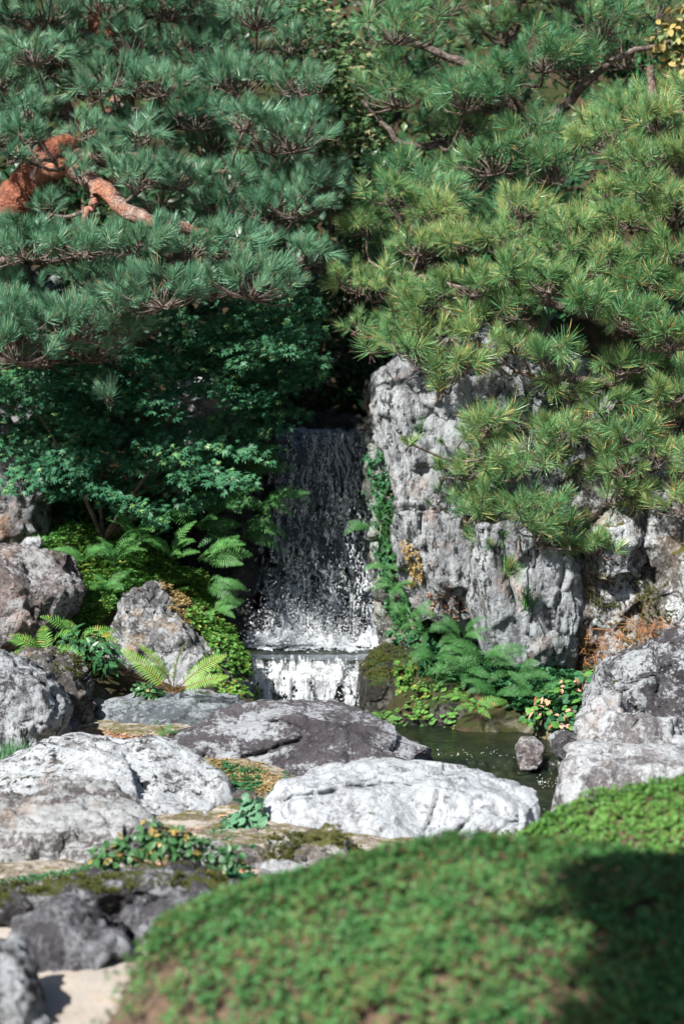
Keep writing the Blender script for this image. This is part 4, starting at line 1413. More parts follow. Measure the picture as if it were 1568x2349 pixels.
def pine(label, trunk, limbs, pads, tufts, bark, limb_bark, nobj=300, twig_r=0.005, back=0.0, low=None, quiet=False):
    TQ, TR = limb_points(trunk, 6 * len(trunk))
    base = TQ[0]
    th = empty('pine_tree', base, label, 'tree')
    g = Geo()
    tube(g, TQ, TR, 14, 0, 0.07)
    tr_o = place('trunk', g.mesh('trunk', [bark], True), base, th)
    nodes = [(p, r, tr_o) for p, r in zip(TQ, TR)]
    for li, spec in enumerate(limbs):
        lb_ = limb_bark if (li < 3 or not quiet) else M_bark_limb
        bk_ = back if not quiet else (0.0 if li < 2 else 0.22)
        thin = 1.0 if not quiet or li < 3 else 0.75
        spec = [(a, b, c + (bk_ if k else 0), d * thin) for k, (a, b, c, d) in enumerate(spec)]
        Q, R = limb_points(spec)
        g = Geo()
        tube(g, Q, R, 9, 0, 0.10)
        br_o = place('branch', g.mesh('branch', [lb_], True), base, th)
        nodes += [(p, r, br_o) for p, r in zip(Q, R)]
    NP = np.array([n_[0] for n_ in nodes])
    mats = []
    owner = []
    gt = Geo()
    for (px, py, Y, rx, ry, rz, n) in pads:
        c = at(px, py, Y)
        d = NP - np.array(c)
        # prefer a node lower/behind
        k = int(np.argmin((d ** 2).sum(1) + np.maximum(d[:, 2], 0) * 0.6))
        a = Vector(NP[k])
        root = c - Vector((0, 0, rz * 0.8))
        mid = a.lerp(root, 0.5) + rv(0.03) + Vector((0, 0, -0.04))
        Q = spline([a, mid, root], 8)
        r0 = min(nodes[k][1] * 0.6, 0.012)
        tube(gt, Q, list(np.linspace(max(r0, 0.006), twig_r, 8)), 6, 0, 0.1)
        for i in range(n):
            z = random.uniform(-0.35, 1.0)
            ph = random.uniform(0, 2 * math.pi)
            q = math.sqrt(max(0, 1 - z * z))
            rd = Vector((q * math.cos(ph), q * math.sin(ph), z))
            pos = c + Vector((rd.x * rx, rd.y * ry, rd.z * rz)) * random.uniform(0.55, 1.25)
            ax = (rd * 0.7 + UP * 0.5 + Vector((0.05, -0.22, 0)) + rv(0.30)).normalized()
            s = random.uniform(0.55, 1.08)
            mats.append(mat4(basis(ax, random.uniform(0, 6.28)), pos, s))
            owner.append(nodes[k][2])
            e = pos - ax * 0.09 * s
            tube(gt, [root + (e - root) * 0.05, root.lerp(e, 0.55) + Vector((0, 0, -0.012)) + rv(0.008), e], [twig_r, twig_r * .8, twig_r * .65], 4, 0, cap=False)
    tw = place('twigs', gt.mesh('twigs', [M_twig], True), base, th)
    tw['kind'] = 'stuff'
    scatter(th, 'needle_tuft', tufts, mats, nobj, owner=owner, mass=low)
    return th


def fill_pads(poly, step, holes, Yf, rad, n, jit=0.35, keepf=1.0, yj=0.25):
    xs = [p[0] for p in poly]
    ys = [p[1] for p in poly]
    out = []
    row = 0
    y = min(ys)
    while y <= max(ys):
        x = min(xs) + (step[0] / 2 if row % 2 else 0)
        while x <= max(xs):
            X = x + random.uniform(-jit, jit) * step[0]
            Yp = y + random.uniform(-jit, jit) * step[1]
            if in_poly([X], [Yp], poly)[0] and not any(in_poly([X], [Yp], h)[0] for h in holes) and random.random() < keepf:
                s = random.uniform(0.8, 1.2)
                out.append((X, Yp, Yf(X, Yp) + random.uniform(-yj, yj), rad[0] * s, rad[1] * s, rad[2] * s, int(n * s)))
            x += step[0]
        y += step[1]
        row += 1
    return out


T_blue = [tuft_mesh('needle_tuft_bluegreen', 100 + i, M_needle_blue, (120, 96, 130, 80, 110, 90)[i], (.108, .115, .10, .12, .11, .10)[i], 0.0029, dead=0.01, spread=((5, 38), (8, 60), (4, 32), (8, 48), (5, 44), (12, 74))[i]) for i in range(6)]
T_blue_low = [tuft_mesh('needle_tuft_bluegreen', 100 + i, M_needle_blue, (120, 96, 130, 80, 110, 90)[i], (.108, .115, .10, .12, .11, .10)[i], 0.0029, dead=0.01, spread=((5, 38), (8, 60), (4, 32), (8, 48), (5, 44), (12, 74))[i], low=True) for i in range(6)]
T_dark = [tuft_mesh('needle_tuft_deepgreen', 110 + i, M_needle_dark, (110, 90, 120, 84)[i], (.118, .13, .11, .12)[i], 0.0029, dead=0.02, spread=((8, 70), (16, 86), (6, 50), (12, 76))[i]) for i in range(4)]
T_dark_low = [tuft_mesh('needle_tuft_deepgreen', 110 + i, M_needle_dark, (110, 90, 120, 84)[i], (.118, .13, .11, .12)[i], 0.0029, dead=0.02, spread=((8, 70), (16, 86), (6, 50), (12, 76))[i], low=True) for i in range(4)]
T_yel = [tuft_mesh('needle_tuft_yellowgreen', 120 + i, M_needle_yel, (110, 90, 120, 84)[i], (.108, .118, .10, .112)[i], 0.0029, dead=0.03, spread=((8, 70), (16, 86), (6, 50), (12, 76))[i]) for i in range(4)]
T_yel_low = [tuft_mesh('needle_tuft_yellowgreen', 120 + i, M_needle_yel, (110, 90, 120, 84)[i], (.108, .118, .10, .112)[i], 0.0029, dead=0.03, spread=((8, 70), (16, 86), (6, 50), (12, 76))[i], low=True) for i in range(4)]

poly_L = [(-120, -140), (600, -140), (660, 40), (690, 180), (735, 300), (775, 420), (815, 520), (760, 600), (640, 600), (600, 660), (470, 690), (400, 650), (330, 700), (360, 760), (240, 830), (60, 860), (-120, 860)]
holes_L = [[(-40, 330), (60, 330), (150, 260), (170, 210), (310, 190), (320, 300), (230, 340), (330, 350), (330, 380), (260, 410), (400, 500), (370, 535), (200, 470), (120, 530), (-40, 530)], [(20, 620), (100, 600), (160, 650), (100, 720), (20, 700)], [(0, 840), (200, 800), (200, 870), (0, 870)]]
pads_L = fill_pads(poly_L, (118, 78), holes_L, lambda x, y: 11.35 + (600 - y) * 0.0009, (0.17, 0.15, 0.095), 32)
pads_L += fill_pads(poly_L, (130, 100), holes_L, lambda x, y: 11.75 + (600 - y) * 0.0009, (0.18, 0.16, 0.10), 16)
pads_L += [(60, 300, 11.4, .12, .1, .07, 7), (180, 390, 11.4, .07, .06, .05, 4), (60, 240, 11.5, .12, .1, .07, 14), (200, 290, 11.55, .10, .08, .06, 10), (110, 470, 11.5, .08, .08, .05, 8), (250, 340, 11.5, .08, .06, .04, 7), (230, 200, 11.6, .12, .1, .07, 14), (300, 460, 11.45, .06, .05, .04, 5), (330, 300, 11.3, .12, .1, .07, 8), (360, 380, 11.4, .1, .1, .07, 6), (30, 350, 11.5, .08, .1, .05, 4),
           (190, 560, 11.1, .16, .12, .06, 11), (60, 570, 11.15, .16, .12, .06, 11), (330, 550, 11.15, .16, .12, .07, 11), (250, 740, 11.2, .17, .12, .05, 12), (120, 770, 11.25, .14, .12, .05, 9), (250, 905, 11.15, .05, .05, .04, 3), (40, 760, 11.3, .1, .1, .05, 6)]
pine('spreading blue green pine with thick red trunk on the left',
     [(-190, 900, 12.1, .15), (-80, 640, 12.05, .14), (15, 500, 11.95, .12), (75, 415, 11.9, .10), (150, 330, 11.85, .078), (245, 285, 11.85, .066), (285, 215, 11.95, .058), (250, 120, 12.0, .06), (200, -60, 12.1, .045), (180, -200, 12.2, .02)],
     [[(85, 400, 11.85, .05), (150, 385, 11.6, .045), (220, 425, 11.45, .042), (300, 490, 11.35, .038), (375, 510, 11.3, .032), (480, 540, 11.35, .022), (600, 570, 11.4, .012)],
      [(215, 420, 11.45, .026), (218, 455, 11.4, .024), (205, 490, 11.35, .018), (190, 530, 11.3, .010)],
      [(130, 345, 11.85, .045), (170, 355, 11.6, .036), (240, 365, 11.45, .032), (320, 362, 11.4, .024), (430, 380, 11.45, .016), (560, 400, 11.5, .010)],
      [(150, 330, 11.85, .05), (160, 270, 11.7, .05), (140, 235, 11.65, .03), (60, 225, 11.6, .018), (-60, 240, 11.6, .010)],
      [(260, 250, 11.85, .05), (340, 260, 11.6, .026), (450, 270, 11.55, .018), (620, 250, 11.6, .010)],
      [(280, 215, 11.95, .05), (330, 195, 11.7, .034), (360, 210, 11.6, .022), (500, 160, 11.7, .012), (620, 110, 11.8, .008)],
      [(230, 90, 12.0, .04), (120, 50, 11.8, .025), (0, 30, 11.7, .015)],
      [(225, 60, 12.0, .04), (380, 30, 11.8, .022), (540, 10, 11.8, .012)],
      [(-70, 620, 12.0, .04), (20, 600, 11.7, .03), (30, 680, 11.6, .022), (70, 600, 11.4, .016), (200, 600, 11.3, .014), (320, 580, 11.25, .012)],
      [(30, 680, 11.6, .018), (110, 740, 11.4, .014), (240, 730, 11.25, .010)],
      [(240, 725, 11.25, .008), (270, 800, 11.2, .006), (260, 870, 11.18, .004)]],
     [p[:6] + (int(p[6] * (1.5 if p[6] < 13 else 1)),) for p in pads_L], T_blue, M_bark_red, M_bark_grey, 300, back=0.0, low=T_blue_low, quiet=True)

poly_R = [(700, -120), (1700, -120), (1700, 260), (1480, 330), (1320, 330), (1300, 520), (1150, 590), (960, 600), (870, 560), (880, 420), (860, 330), (800, 300), (720, 220), (690, 100)]
holes_R = [[(1460, 20), (1600, 20), (1600, 270), (1480, 240)], [(560, -150), (770, -150), (800, 60), (845, 180), (900, 330), (840, 400), (740, 340), (640, 150)]]
pads_R = fill_pads(poly_R, (120, 84), holes_R, lambda x, y: 11.75 + (600 - y) * 0.0006, (0.17, 0.15, 0.10), 27, keepf=0.9)
pads_R += fill_pads(poly_R, (150, 110), holes_R, lambda x, y: 12.2 + (600 - y) * 0.0006, (0.18, 0.17, 0.10), 15, keepf=0.7)
pine('dark green pine filling the upper right behind the cliff',
     [(1230, 800, 12.2, .10), (1185, 640, 12.2, .085), (1180, 480, 12.2, .07), (1200, 330, 12.2, .06), (1150, 180, 12.25, .045), (1180, 0, 12.3, .03), (1170, -160, 12.4, .012)],
     [[(1185, 560, 12.2, .035), (1090, 520, 11.95, .025), (960, 520, 11.8, .016), (880, 470, 11.8, .009)],
      [(1195, 360, 12.2, .035), (1060, 330, 11.95, .025), (930, 330, 11.85, .016), (830, 230, 11.9, .009)],
      [(1190, 300, 12.2, .03), (1290, 250, 12.0, .024), (1400, 140, 11.95, .016), (1560, 90, 12.0, .009)],
      [(1150, 180, 12.2, .03), (1000, 120, 12.0, .02), (830, 60, 11.95, .010)],
      [(1185, 440, 12.2, .03), (1260, 400, 12.0, .022), (1350, 330, 11.9, .012)],
      [(1175, 60, 12.3, .03), (1300, 30, 12.1, .018), (1420, -20, 12.1, .01)]],
     pads_R, T_dark, M_bark_dark, M_bark_limb, 300, back=0.22, low=T_dark_low)

Yf = 10.75
pads_Y = [(820, 640, 11.2), (880, 655, 11.15), (960, 690, 11.0), (1000, 480, 11.3), (890, 440, 11.4), (1060, 545, 11.2), (1080, 650, 11.0), (1180, 620, 10.95), (1260, 640, 10.9), (1350, 690, 10.8), (1450, 730, 10.8), (1545, 770, 10.75),
          (1320, 520, 11.1), (1440, 490, 11.0), (1540, 570, 10.95), (1500, 420, 11.05), (1400, 310, 11.2), (1510, 270, 11.15), (1470, 360, 11.1), (1200, 470, 11.3), (1390, 430, 11.2), (1550, 470, 11.0), (1560, 350, 11.1), (1600, 660, 10.9),
          (1300, 890, 10.65), (1390, 930, 10.6), (1480, 880, 10.7), (1550, 960, 10.6), (1120, 1010, 10.6), (1060, 1060, 10.7), (1220, 970, 10.7), (1180, 1070, 10.5), (1260, 1050, 10.5), (1340, 1090, 10.68), (1430, 1060, 10.5), (1510, 1110, 10.68),
          (1110, 1140, 10.6), (1050, 1000, 10.75), (1090, 1060, 10.6), (1140, 1090, 10.6), (1150, 1230, 10.6), (1040, 1150, 10.75), (1330, 1230, 10.6), (1420, 1130, 10.6), (1180, 930, 10.8), (1350, 980, 10.65), (1210, 1160, 10.45), (1310, 1170, 10.68), (1410, 1190, 10.68), (1480, 1150, 10.68), (1570, 1060, 10.5), (1250, 1220, 10.45), (1080, 1240, 10.75), (1400, 850, 10.8), (1560, 860, 10.7),
          (1180, 700, 11.0), (1100, 720, 11.05), (1000, 740, 11.1), (930, 740, 11.1), (1480, 640, 10.95), (1390, 600, 11.0), (1280, 560, 11.1), (1150, 550, 11.2), (960, 560, 11.3), (840, 500, 11.5), (1590, 200, 11.3)]
pads_Y = [(a, b, c + (0.42 if b > 830 else 0.08), .13 * random.uniform(.85, 1.2), .12, .075 * random.uniform(.85, 1.2), int((24 if b < 830 else 14) * random.uniform(.7, 1.25))) for a, b, c in pads_Y]
pads_Y += [(1160, 1305, 10.8, .05, .05, .03, 3), (960, 800, 11.0, .12, .05, .06, 13), (1060, 830, 10.95, .12, .05, .06, 12), (1000, 755, 11.0, .14, .08, .05, 9), (1100, 765, 11.0, .14, .08, .05, 9), (1190, 785, 11.0, .13, .08, .06, 9), (1260, 810, 10.95, .12, .08, .06, 14), (905, 770, 11.1, .10, .06, .06, 11), (1010, 880, 10.98, .05, .04, .03, 4), (1090, 1170, 10.98, .10, .05, .05, 10), (1290, 1250, 10.95, .10, .06, .05, 11), (1370, 1250, 10.9, .10, .06, .05, 10), (1120, 960, 10.95, .10, .05, .05, 11), (1290, 990, 10.9, .12, .06, .06, 14), (1450, 990, 10.9, .12, .06, .06, 14), (1500, 1030, 10.9, .12, .06, .06, 14), (1440, 830, 10.95, .12, .06, .06, 14), (1540, 900, 10.9, .12, .06, .06, 14), (1560, 1150, 10.9, .12, .06, .06, 12), (940, 1010, 10.95, .03, .03, .02, 2), (1130, 800, 10.95, .1, .05, .06, 4), (820, 740, 11.2, .07, .06, .06, 4), (850, 790, 11.2, .06, .05, .05, 3)]
pads_Y += [(a + random.uniform(-60, 60), b + random.uniform(-40, 40), c + 0.25, d, e, f, max(3, n - 3)) for a, b, c, d, e, f, n in pads_Y if a > 1250 and b < 720]
pine('yellow green pine hanging over the pale cliff on the right',
     [(1640, 1500, 11.4, .09), (1580, 1250, 11.3, .08), (1510, 1000, 11.25, .07), (1495, 830, 11.2, .065), (1510, 620, 11.25, .055), (1540, 450, 11.3, .045), (1500, 300, 11.35, .03), (1490, 150, 11.4, .015)],
     [[(1500, 870, 11.2, .035), (1400, 880, 10.95, .026), (1260, 870, 10.85, .016), (1180, 850, 10.9, .009)],
      [(1510, 1010, 11.2, .028), (1430, 990, 10.95, .02), (1330, 985, 10.85, .014), (1250, 1030, 10.75, .010), (1120, 1050, 10.75, .006)],
      [(1550, 1120, 11.25, .02), (1480, 1120, 10.95, .014), (1350, 1130, 10.8, .010), (1220, 1180, 10.75, .007), (1160, 1170, 10.75, .005)],
      [(1495, 760, 11.2, .035), (1400, 740, 11.0, .026), (1280, 700, 11.0, .020), (1150, 680, 11.05, .014), (1060, 660, 11.1, .011), (960, 635, 11.15, .014), (880, 620, 11.25, .008)],
      [(1515, 590, 11.25, .03), (1400, 560, 11.1, .02), (1250, 600, 11.1, .012), (1020, 540, 11.25, .007)],
      [(1530, 480, 11.3, .03), (1430, 380, 11.2, .018), (1380, 320, 11.2, .008)],
      [(1540, 560, 11.25, .03), (1640, 520, 11.1, .015)],
      [(1000, 700, 11.05, .012), (980, 780, 11.0, .008), (1040, 850, 10.95, .005)]],
     pads_Y, T_yel, M_bark_dark, M_bark_limb, 300, back=0.25, low=T_yel_low)


# ------------------------------------------------------------------ maples and bushes
def leafy(name, label, cat, blobs, leaves, n, base, stems=5, nobj=300, flat=False, stem_mat=None, facing=0.5, size=(0.8, 1.2), part='leaf', shell=0.55, group=None, srad=0.012):
    """blobs: (px,py,Y,rx,ry,rz)"""
    b = at(*base)
    th = empty(name, b, label, cat, group)
    g = Geo()
    C = [(at(q[0], q[1], q[2]), q[3:6]) for q in blobs]
    vol = np.array([c[1][0] * c[1][2] for c in C])
    vol = vol / vol.sum()
    for c, r in (random.sample(C, min(stems, len(C))) if stems else []):
        mid = b.lerp(c, 0.55) + rv(0.03) + Vector((0, 0, 0.04))
        tube(g, spline([b + rv(0.01), mid, c], 9), list(np.linspace(srad, srad * 0.3, 9)), 6, 0, 0.12)
    if g.V:
        place('trunk' if cat == 'tree' else 'stem', g.mesh('stems', [stem_mat or M_bark_dark], True), b, th)
    mats = []
    ks = RNG.choice(len(C), n, p=vol)
    tl = [(random.gauss(0, 0.22), random.gauss(-0.1, 0.22)) for _ in C]
    for k in ks:
        c, r = C[k]
        d = rv()
        d.normalize()
        if flat:
            rr = math.sqrt(random.random())
            a = random.uniform(0, 6.28)
            q = Vector((math.cos(a) * rr * r[0], math.sin(a) * rr * r[1], random.gauss(0, 0.55) * r[2] - r[2] * rr * rr * 0.8))
            q.z += tl[k][0] * q.x - tl[k][1] * q.y
            pos = c + q
            out = Vector((math.cos(a), math.sin(a), -0.35))
            nrm = (UP * 0.9 + Vector((-0.15, -0.45, 0)) + rv(0.32)).normalized()
            tip = out + rv(0.35) + Vector((0, -0.15, -0.2))
        else:
            rr = random.uniform(shell, 1.05)
            pos = c + Vector((d.x * r[0], d.y * r[1], d.z * r[2])) * rr
            nrm = (d * facing + UP * 0.5 + Vector((-0.1, -0.25, 0)) + rv(0.4)).normalized()
            tip = d + rv(0.5)
        tip = tip - nrm * tip.dot(nrm)
        if tip.length < 1e-3:
            tip = nrm.orthogonal()
        tip.normalize()
        x = tip.cross(nrm)
        M = Matrix((x, tip, nrm)).transposed()
        mats.append(mat4(M, pos, random.uniform(*size)))
    scatter(th, part, leaves, mats, nobj)
    return th


L_maple = [maple_leaf('maple_leaf', i, M_maple, 0.027) for i in range(4)]
L_maple2 = [maple_leaf('maple_leaf_light', i + 10, M_maple_bg, 0.026) for i in range(3)]



def simple_leaf(name, mat, L, W):
    return mesh_from(name, np.array([(0, 0, 0), (-W, L * .5, W * .25), (0, L, -L * .2), (W, L * .5, W * .25), (0, L * .5, 0)]), [(0, 4, 1), (1, 4, 2), (0, 3, 4), (4, 3, 2)], [mat])


L_big = [simple_leaf('broad_leaf', M_darkleaf, 0.075, 0.02), simple_leaf('broad_leaf', M_darkleaf, 0.065, 0.019)]
L_ever = [simple_leaf('evergreen_leaf', M_darkleaf, 0.045, 0.012), simple_leaf('evergreen_leaf', M_darkleaf, 0.04, 0.011)]
L_glossy = [broad_leaf('glossy_leaf', M_glossy, 0.062, 0.0135), broad_leaf('glossy_leaf', M_glossy, 0.055, 0.012, 0.15, 0.35)]
L_yellow = [broad_leaf('yellow_leaf', M_yellow, 0.05, 0.016), broad_leaf('yellow_leaf', M_yellow, 0.045, 0.014, 0.1, 0.4)]
L_ivy = [broad_leaf('ivy_leaf', M_ivy, 0.042, 0.018, 0.1, 0.15), broad_leaf('ivy_leaf', M_ivy, 0.036, 0.016, 0.05, 0.3)]
L_red = [broad_leaf('red_tipped_leaf', M_redgreen, 0.032, 0.011), broad_leaf('red_tipped_leaf', M_redgreen, 0.028, 0.010, 0.1, 0.3)]

sprays = []
poly_M = [(-30, 860), (60, 830), (180, 790), (330, 760), (420, 700), (600, 640), (690, 660), (700, 880), (650, 970), (590, 1010), (520, 1070), (520, 1130), (460, 1160), (330, 1170), (180, 1130), (90, 1110), (40, 1040), (-30, 990)]
for X, Yp, Yd, a, b_, c_, n_ in fill_pads(poly_M, (62, 42), [[(420, 915), (510, 915), (510, 1010), (420, 1000)], [(0, 1050), (80, 1050), (90, 1200), (0, 1200)], [(205, 1050), (280, 1050), (280, 1180), (205, 1180)]], lambda x, y: 11.64, (0.17, 0.14, 0.035), 10, yj=0.30):
    sprays.append((X, Yp, Yd, a, b_, c_))
leafy('maple_tree', 'dark green maple with small star shaped leaves left of the waterfall', 'tree', sprays, L_maple, 13500, (235, 1240, 11.75), 7, 300, True, M_bark_dark, srad=0.012, size=(0.75, 1.15))

leafy('maple_tree', 'pale speckled green maple between the two upper pines', 'tree',
      [(690, 40, 12.25, .16, .2, .08), (720, 120, 12.25, .18, .2, .08), (740, 200, 12.25, .18, .2, .08), (770, 270, 12.25, .18, .2, .08), (800, 340, 12.25, .16, .2, .08), (830, 300, 12.25, .16, .2, .08), (660, -40, 12.25, .2, .2, .08), (760, 60, 12.25, .18, .2, .1), (790, 150, 12.25, .18, .2, .1), (820, 230, 12.25, .16, .2, .1), (840, 400, 12.25, .16, .2, .08), (800, 440, 12.25, .16, .2, .08), (850, 500, 12.25, .14, .2, .08), (820, 560, 12.25, .14, .2, .06), (870, 590, 12.25, .12, .2, .06)],
      L_maple2, 3400, (800, 800, 13.0), 15, 300, True, M_bark_dark, srad=0.02)
leafy('evergreen_bush', 'dark small leaved bush above the waterfall lip', 'bush',
      [(700, 640, 12.7, .26, .25, .2), (760, 700, 12.7, .22, .25, .2), (660, 740, 12.6, .22, .25, .22), (620, 830, 12.5, .16, .2, .16), (690, 830, 12.25, .2, .2, .16), (580, 720, 12.6, .2, .2, .2), (800, 860, 12.9, .16, .2, .14), (840, 780, 12.8, .16, .2, .2), (590, 900, 12.4, .12, .15, .12)],
      L_ever, 3000, (690, 960, 12.9), 9, 300, False, M_bark_dark, size=(0.6, 1.0))
leafy('camellia_bush', 'glossy leaved camellia in the dark gap between the right pines', 'bush',
      [(960, 600, 12.2, .14, .15, .1), (1050, 590, 12.2, .14, .15, .1), (1120, 630, 12.25, .14, .15, .1), (900, 600, 12.3, .1, .15, .1), (1010, 640, 12.3, .14, .15, .08), (1240, 690, 12.1, .12, .12, .08), (1200, 640, 12.2, .12, .12, .08)],
      [broad_leaf('camellia_leaf', M_glossy, 0.08, 0.024), broad_leaf('camellia_leaf', M_glossy, 0.07, 0.022, 0.1, 0.3)], 420, (1060, 760, 12.6), 7, 300, False, M_bark_dark)
leafy('yellow_shrub', 'yellow leaved shrub in the top right corner', 'shrub',
      [(1540, 90, 12.2, .1, .1, .09), (1560, 160, 12.15, .1, .1, .09), (1530, 210, 12.2, .09, .1, .07), (1580, 230, 12.2, .1, .1, .08), (1590, 50, 12.2, .12, .1, .1)], L_yellow, 330, (1560, 420, 12.4), 5, 300, False, M_bark_dark)
leafy('evergreen_bush', 'glossy green bush beside the yellow shrub at top right', 'bush',
      [(1480, 110, 12.4, .12, .1, .1), (1490, 190, 12.4, .12, .1, .1), (1530, 280, 12.35, .14, .1, .1), (1440, 160, 12.5, .12, .1, .12)], L_glossy, 420, (1490, 450, 12.6), 4, 300, False, M_bark_dark)
bgs = ['dark evergreen thicket behind the left pine', 'dark evergreen thicket behind the top middle maple', 'dark evergreen thicket behind the right pines']
for k, (x0, x1) in enumerate(((-150, 520), (480, 1000), (960, 1720))):
    bl = []
    for X in np.arange(x0, x1, 110):
        for Yp in np.arange(-120, 960, 130):
            bl.append((X + random.uniform(-40, 40), Yp + random.uniform(-40, 40), 13.15 + (700 - Yp) * 0.0016 + random.uniform(-.1, .2), .22, .2, .2))
    leafy('evergreen_thicket', bgs[k], 'thicket', bl, L_big, 3600, ((x0 + x1) / 2, 980, 13.6), 4, 150, False, M_bark_dark, size=(0.8, 1.4))


# ------------------------------------------------------------------ ferns
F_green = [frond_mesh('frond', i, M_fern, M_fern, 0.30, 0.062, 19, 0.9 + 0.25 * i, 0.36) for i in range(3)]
F_bank = [frond_mesh('frond_sunlit_tint', 30 + i, M_fern_bank, M_fern_bank, 0.26, 0.055, 18, 0.8 + 0.25 * i, 0.34) for i in range(3)]
F_hang = [frond_mesh('frond_hanging', 5 + i, M_fern, M_fern, 0.30, 0.05, 19, 1.7 + 0.3 * i, 0.36) for i in range(2)]
F_bright = [frond_mesh('frond_bright', 8 + i, M_fern_bright, M_fern_stem, 0.30, 0.058, 22, 0.55 + 0.15 * i, 0.44, 0.22) for i in range(2)]
F_lime = [frond_mesh('frond_lime', 11 + i, M_cover, M_fern, 0.22, 0.05, 16, 1.0 + 0.2 * i, 0.38) for i in range(2)]


def fern(label, px, py, Y, n, fr, s=1.0, az=(0, 360), tilt=(20, 65), group=None, list_=None):
    b = at(px, py, Y)
    th = empty('fern', b, label, 'fern', group)
    k = 0
    items = list_ or [(az[0] + (az[1] - az[0]) * (i + random.uniform(.1, .9)) / n, random.uniform(*tilt), random.uniform(.75, 1.15)) for i in range(n)]
    for a, tl, sc in items:
        R = Matrix.Rotation(math.radians(a), 3, 'Z') @ Matrix.Rotation(math.radians(tl), 3, 'Y') 
        best = max((k_ * 0.25 for k_ in range(-4, 5)), key=lambda q: (R @ Matrix.Rotation(q, 3, 'Z') @ Vector((-0.85, 0, 0.5))).dot(Vector((-0.15, -0.72, 0.55))))
        R = R @ Matrix.Rotation(best + random.uniform(-.3, .3), 3, 'Z')
        o = bpy.data.objects.new('frond', fr[k % len(fr)])
        k += 1
        o.matrix_basis = mat4(R, Vector((0, 0, 0)) + rv(0.006), s * sc)
        o.parent = th
        COL.objects.link(o)
    return th


# az: 0 = right, 270 = towards the viewer, 180 = left
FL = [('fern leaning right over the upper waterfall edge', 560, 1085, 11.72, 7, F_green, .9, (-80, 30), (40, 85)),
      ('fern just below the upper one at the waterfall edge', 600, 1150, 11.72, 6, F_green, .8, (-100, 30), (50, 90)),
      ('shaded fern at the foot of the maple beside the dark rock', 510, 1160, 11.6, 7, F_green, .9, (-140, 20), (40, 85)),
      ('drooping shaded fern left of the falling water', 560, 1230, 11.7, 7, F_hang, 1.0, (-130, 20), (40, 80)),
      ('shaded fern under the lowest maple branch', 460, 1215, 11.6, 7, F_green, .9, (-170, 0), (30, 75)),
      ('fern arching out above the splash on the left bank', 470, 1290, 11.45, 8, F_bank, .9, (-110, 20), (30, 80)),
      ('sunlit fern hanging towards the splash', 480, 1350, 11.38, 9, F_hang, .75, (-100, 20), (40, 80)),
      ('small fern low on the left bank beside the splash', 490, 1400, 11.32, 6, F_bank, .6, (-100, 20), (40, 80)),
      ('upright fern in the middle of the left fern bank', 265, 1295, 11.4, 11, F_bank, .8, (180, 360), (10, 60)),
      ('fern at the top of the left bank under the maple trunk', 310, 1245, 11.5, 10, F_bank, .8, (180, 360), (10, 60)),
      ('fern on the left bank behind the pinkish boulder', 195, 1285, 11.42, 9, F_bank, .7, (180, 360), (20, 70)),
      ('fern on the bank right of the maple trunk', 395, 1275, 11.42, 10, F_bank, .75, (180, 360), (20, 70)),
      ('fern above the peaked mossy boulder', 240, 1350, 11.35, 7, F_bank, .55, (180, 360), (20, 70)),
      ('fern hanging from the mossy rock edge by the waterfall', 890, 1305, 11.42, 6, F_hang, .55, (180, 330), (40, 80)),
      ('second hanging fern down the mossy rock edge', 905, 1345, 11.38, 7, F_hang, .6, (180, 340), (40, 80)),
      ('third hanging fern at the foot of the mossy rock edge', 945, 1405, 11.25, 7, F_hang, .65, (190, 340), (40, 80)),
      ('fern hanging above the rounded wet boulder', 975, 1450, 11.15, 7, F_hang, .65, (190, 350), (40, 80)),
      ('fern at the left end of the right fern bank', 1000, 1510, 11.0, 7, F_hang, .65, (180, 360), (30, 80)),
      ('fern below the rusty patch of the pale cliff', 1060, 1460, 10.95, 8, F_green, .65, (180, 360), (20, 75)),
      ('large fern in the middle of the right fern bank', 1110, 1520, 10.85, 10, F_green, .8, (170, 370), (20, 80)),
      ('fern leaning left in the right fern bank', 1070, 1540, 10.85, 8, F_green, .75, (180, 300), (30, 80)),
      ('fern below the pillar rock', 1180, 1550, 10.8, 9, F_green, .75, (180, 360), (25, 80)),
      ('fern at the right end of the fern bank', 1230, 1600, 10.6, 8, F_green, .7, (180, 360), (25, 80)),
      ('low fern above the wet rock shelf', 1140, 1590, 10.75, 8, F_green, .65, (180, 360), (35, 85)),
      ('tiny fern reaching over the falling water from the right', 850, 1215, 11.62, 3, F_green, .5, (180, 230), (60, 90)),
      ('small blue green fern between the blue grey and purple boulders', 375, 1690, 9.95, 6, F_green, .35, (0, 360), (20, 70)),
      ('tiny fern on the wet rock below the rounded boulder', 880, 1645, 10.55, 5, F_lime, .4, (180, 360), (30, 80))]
for f in FL:
    f = list(f)
    f[6] *= 0.82 if f[1] > 850 else 0.95
    fern(f[0], *f[1:])
fern('bright green fern with orange stems on the peaked boulder', 398, 1588, 10.36, 0, F_bright, 1.0,
     list_=[(186, 42, 1.0), (205, 22, .85), (275, 2, .85), (350, 44, .95), (335, 62, .85), (255, 25, .6)])
fern('yellow green fern beside the glossy shrub', 110, 1510, 10.72, 9, F_lime, 1.0, (120, 420), (20, 75))
fern('second yellow green fern left of the peaked boulder', 180, 1470, 10.85, 7, F_lime, .9, (120, 420), (20, 75))
fern('lime fern lying low under the fern bank', 1090, 1620, 10.62, 7, F_lime, .6, (180, 360), (50, 85))

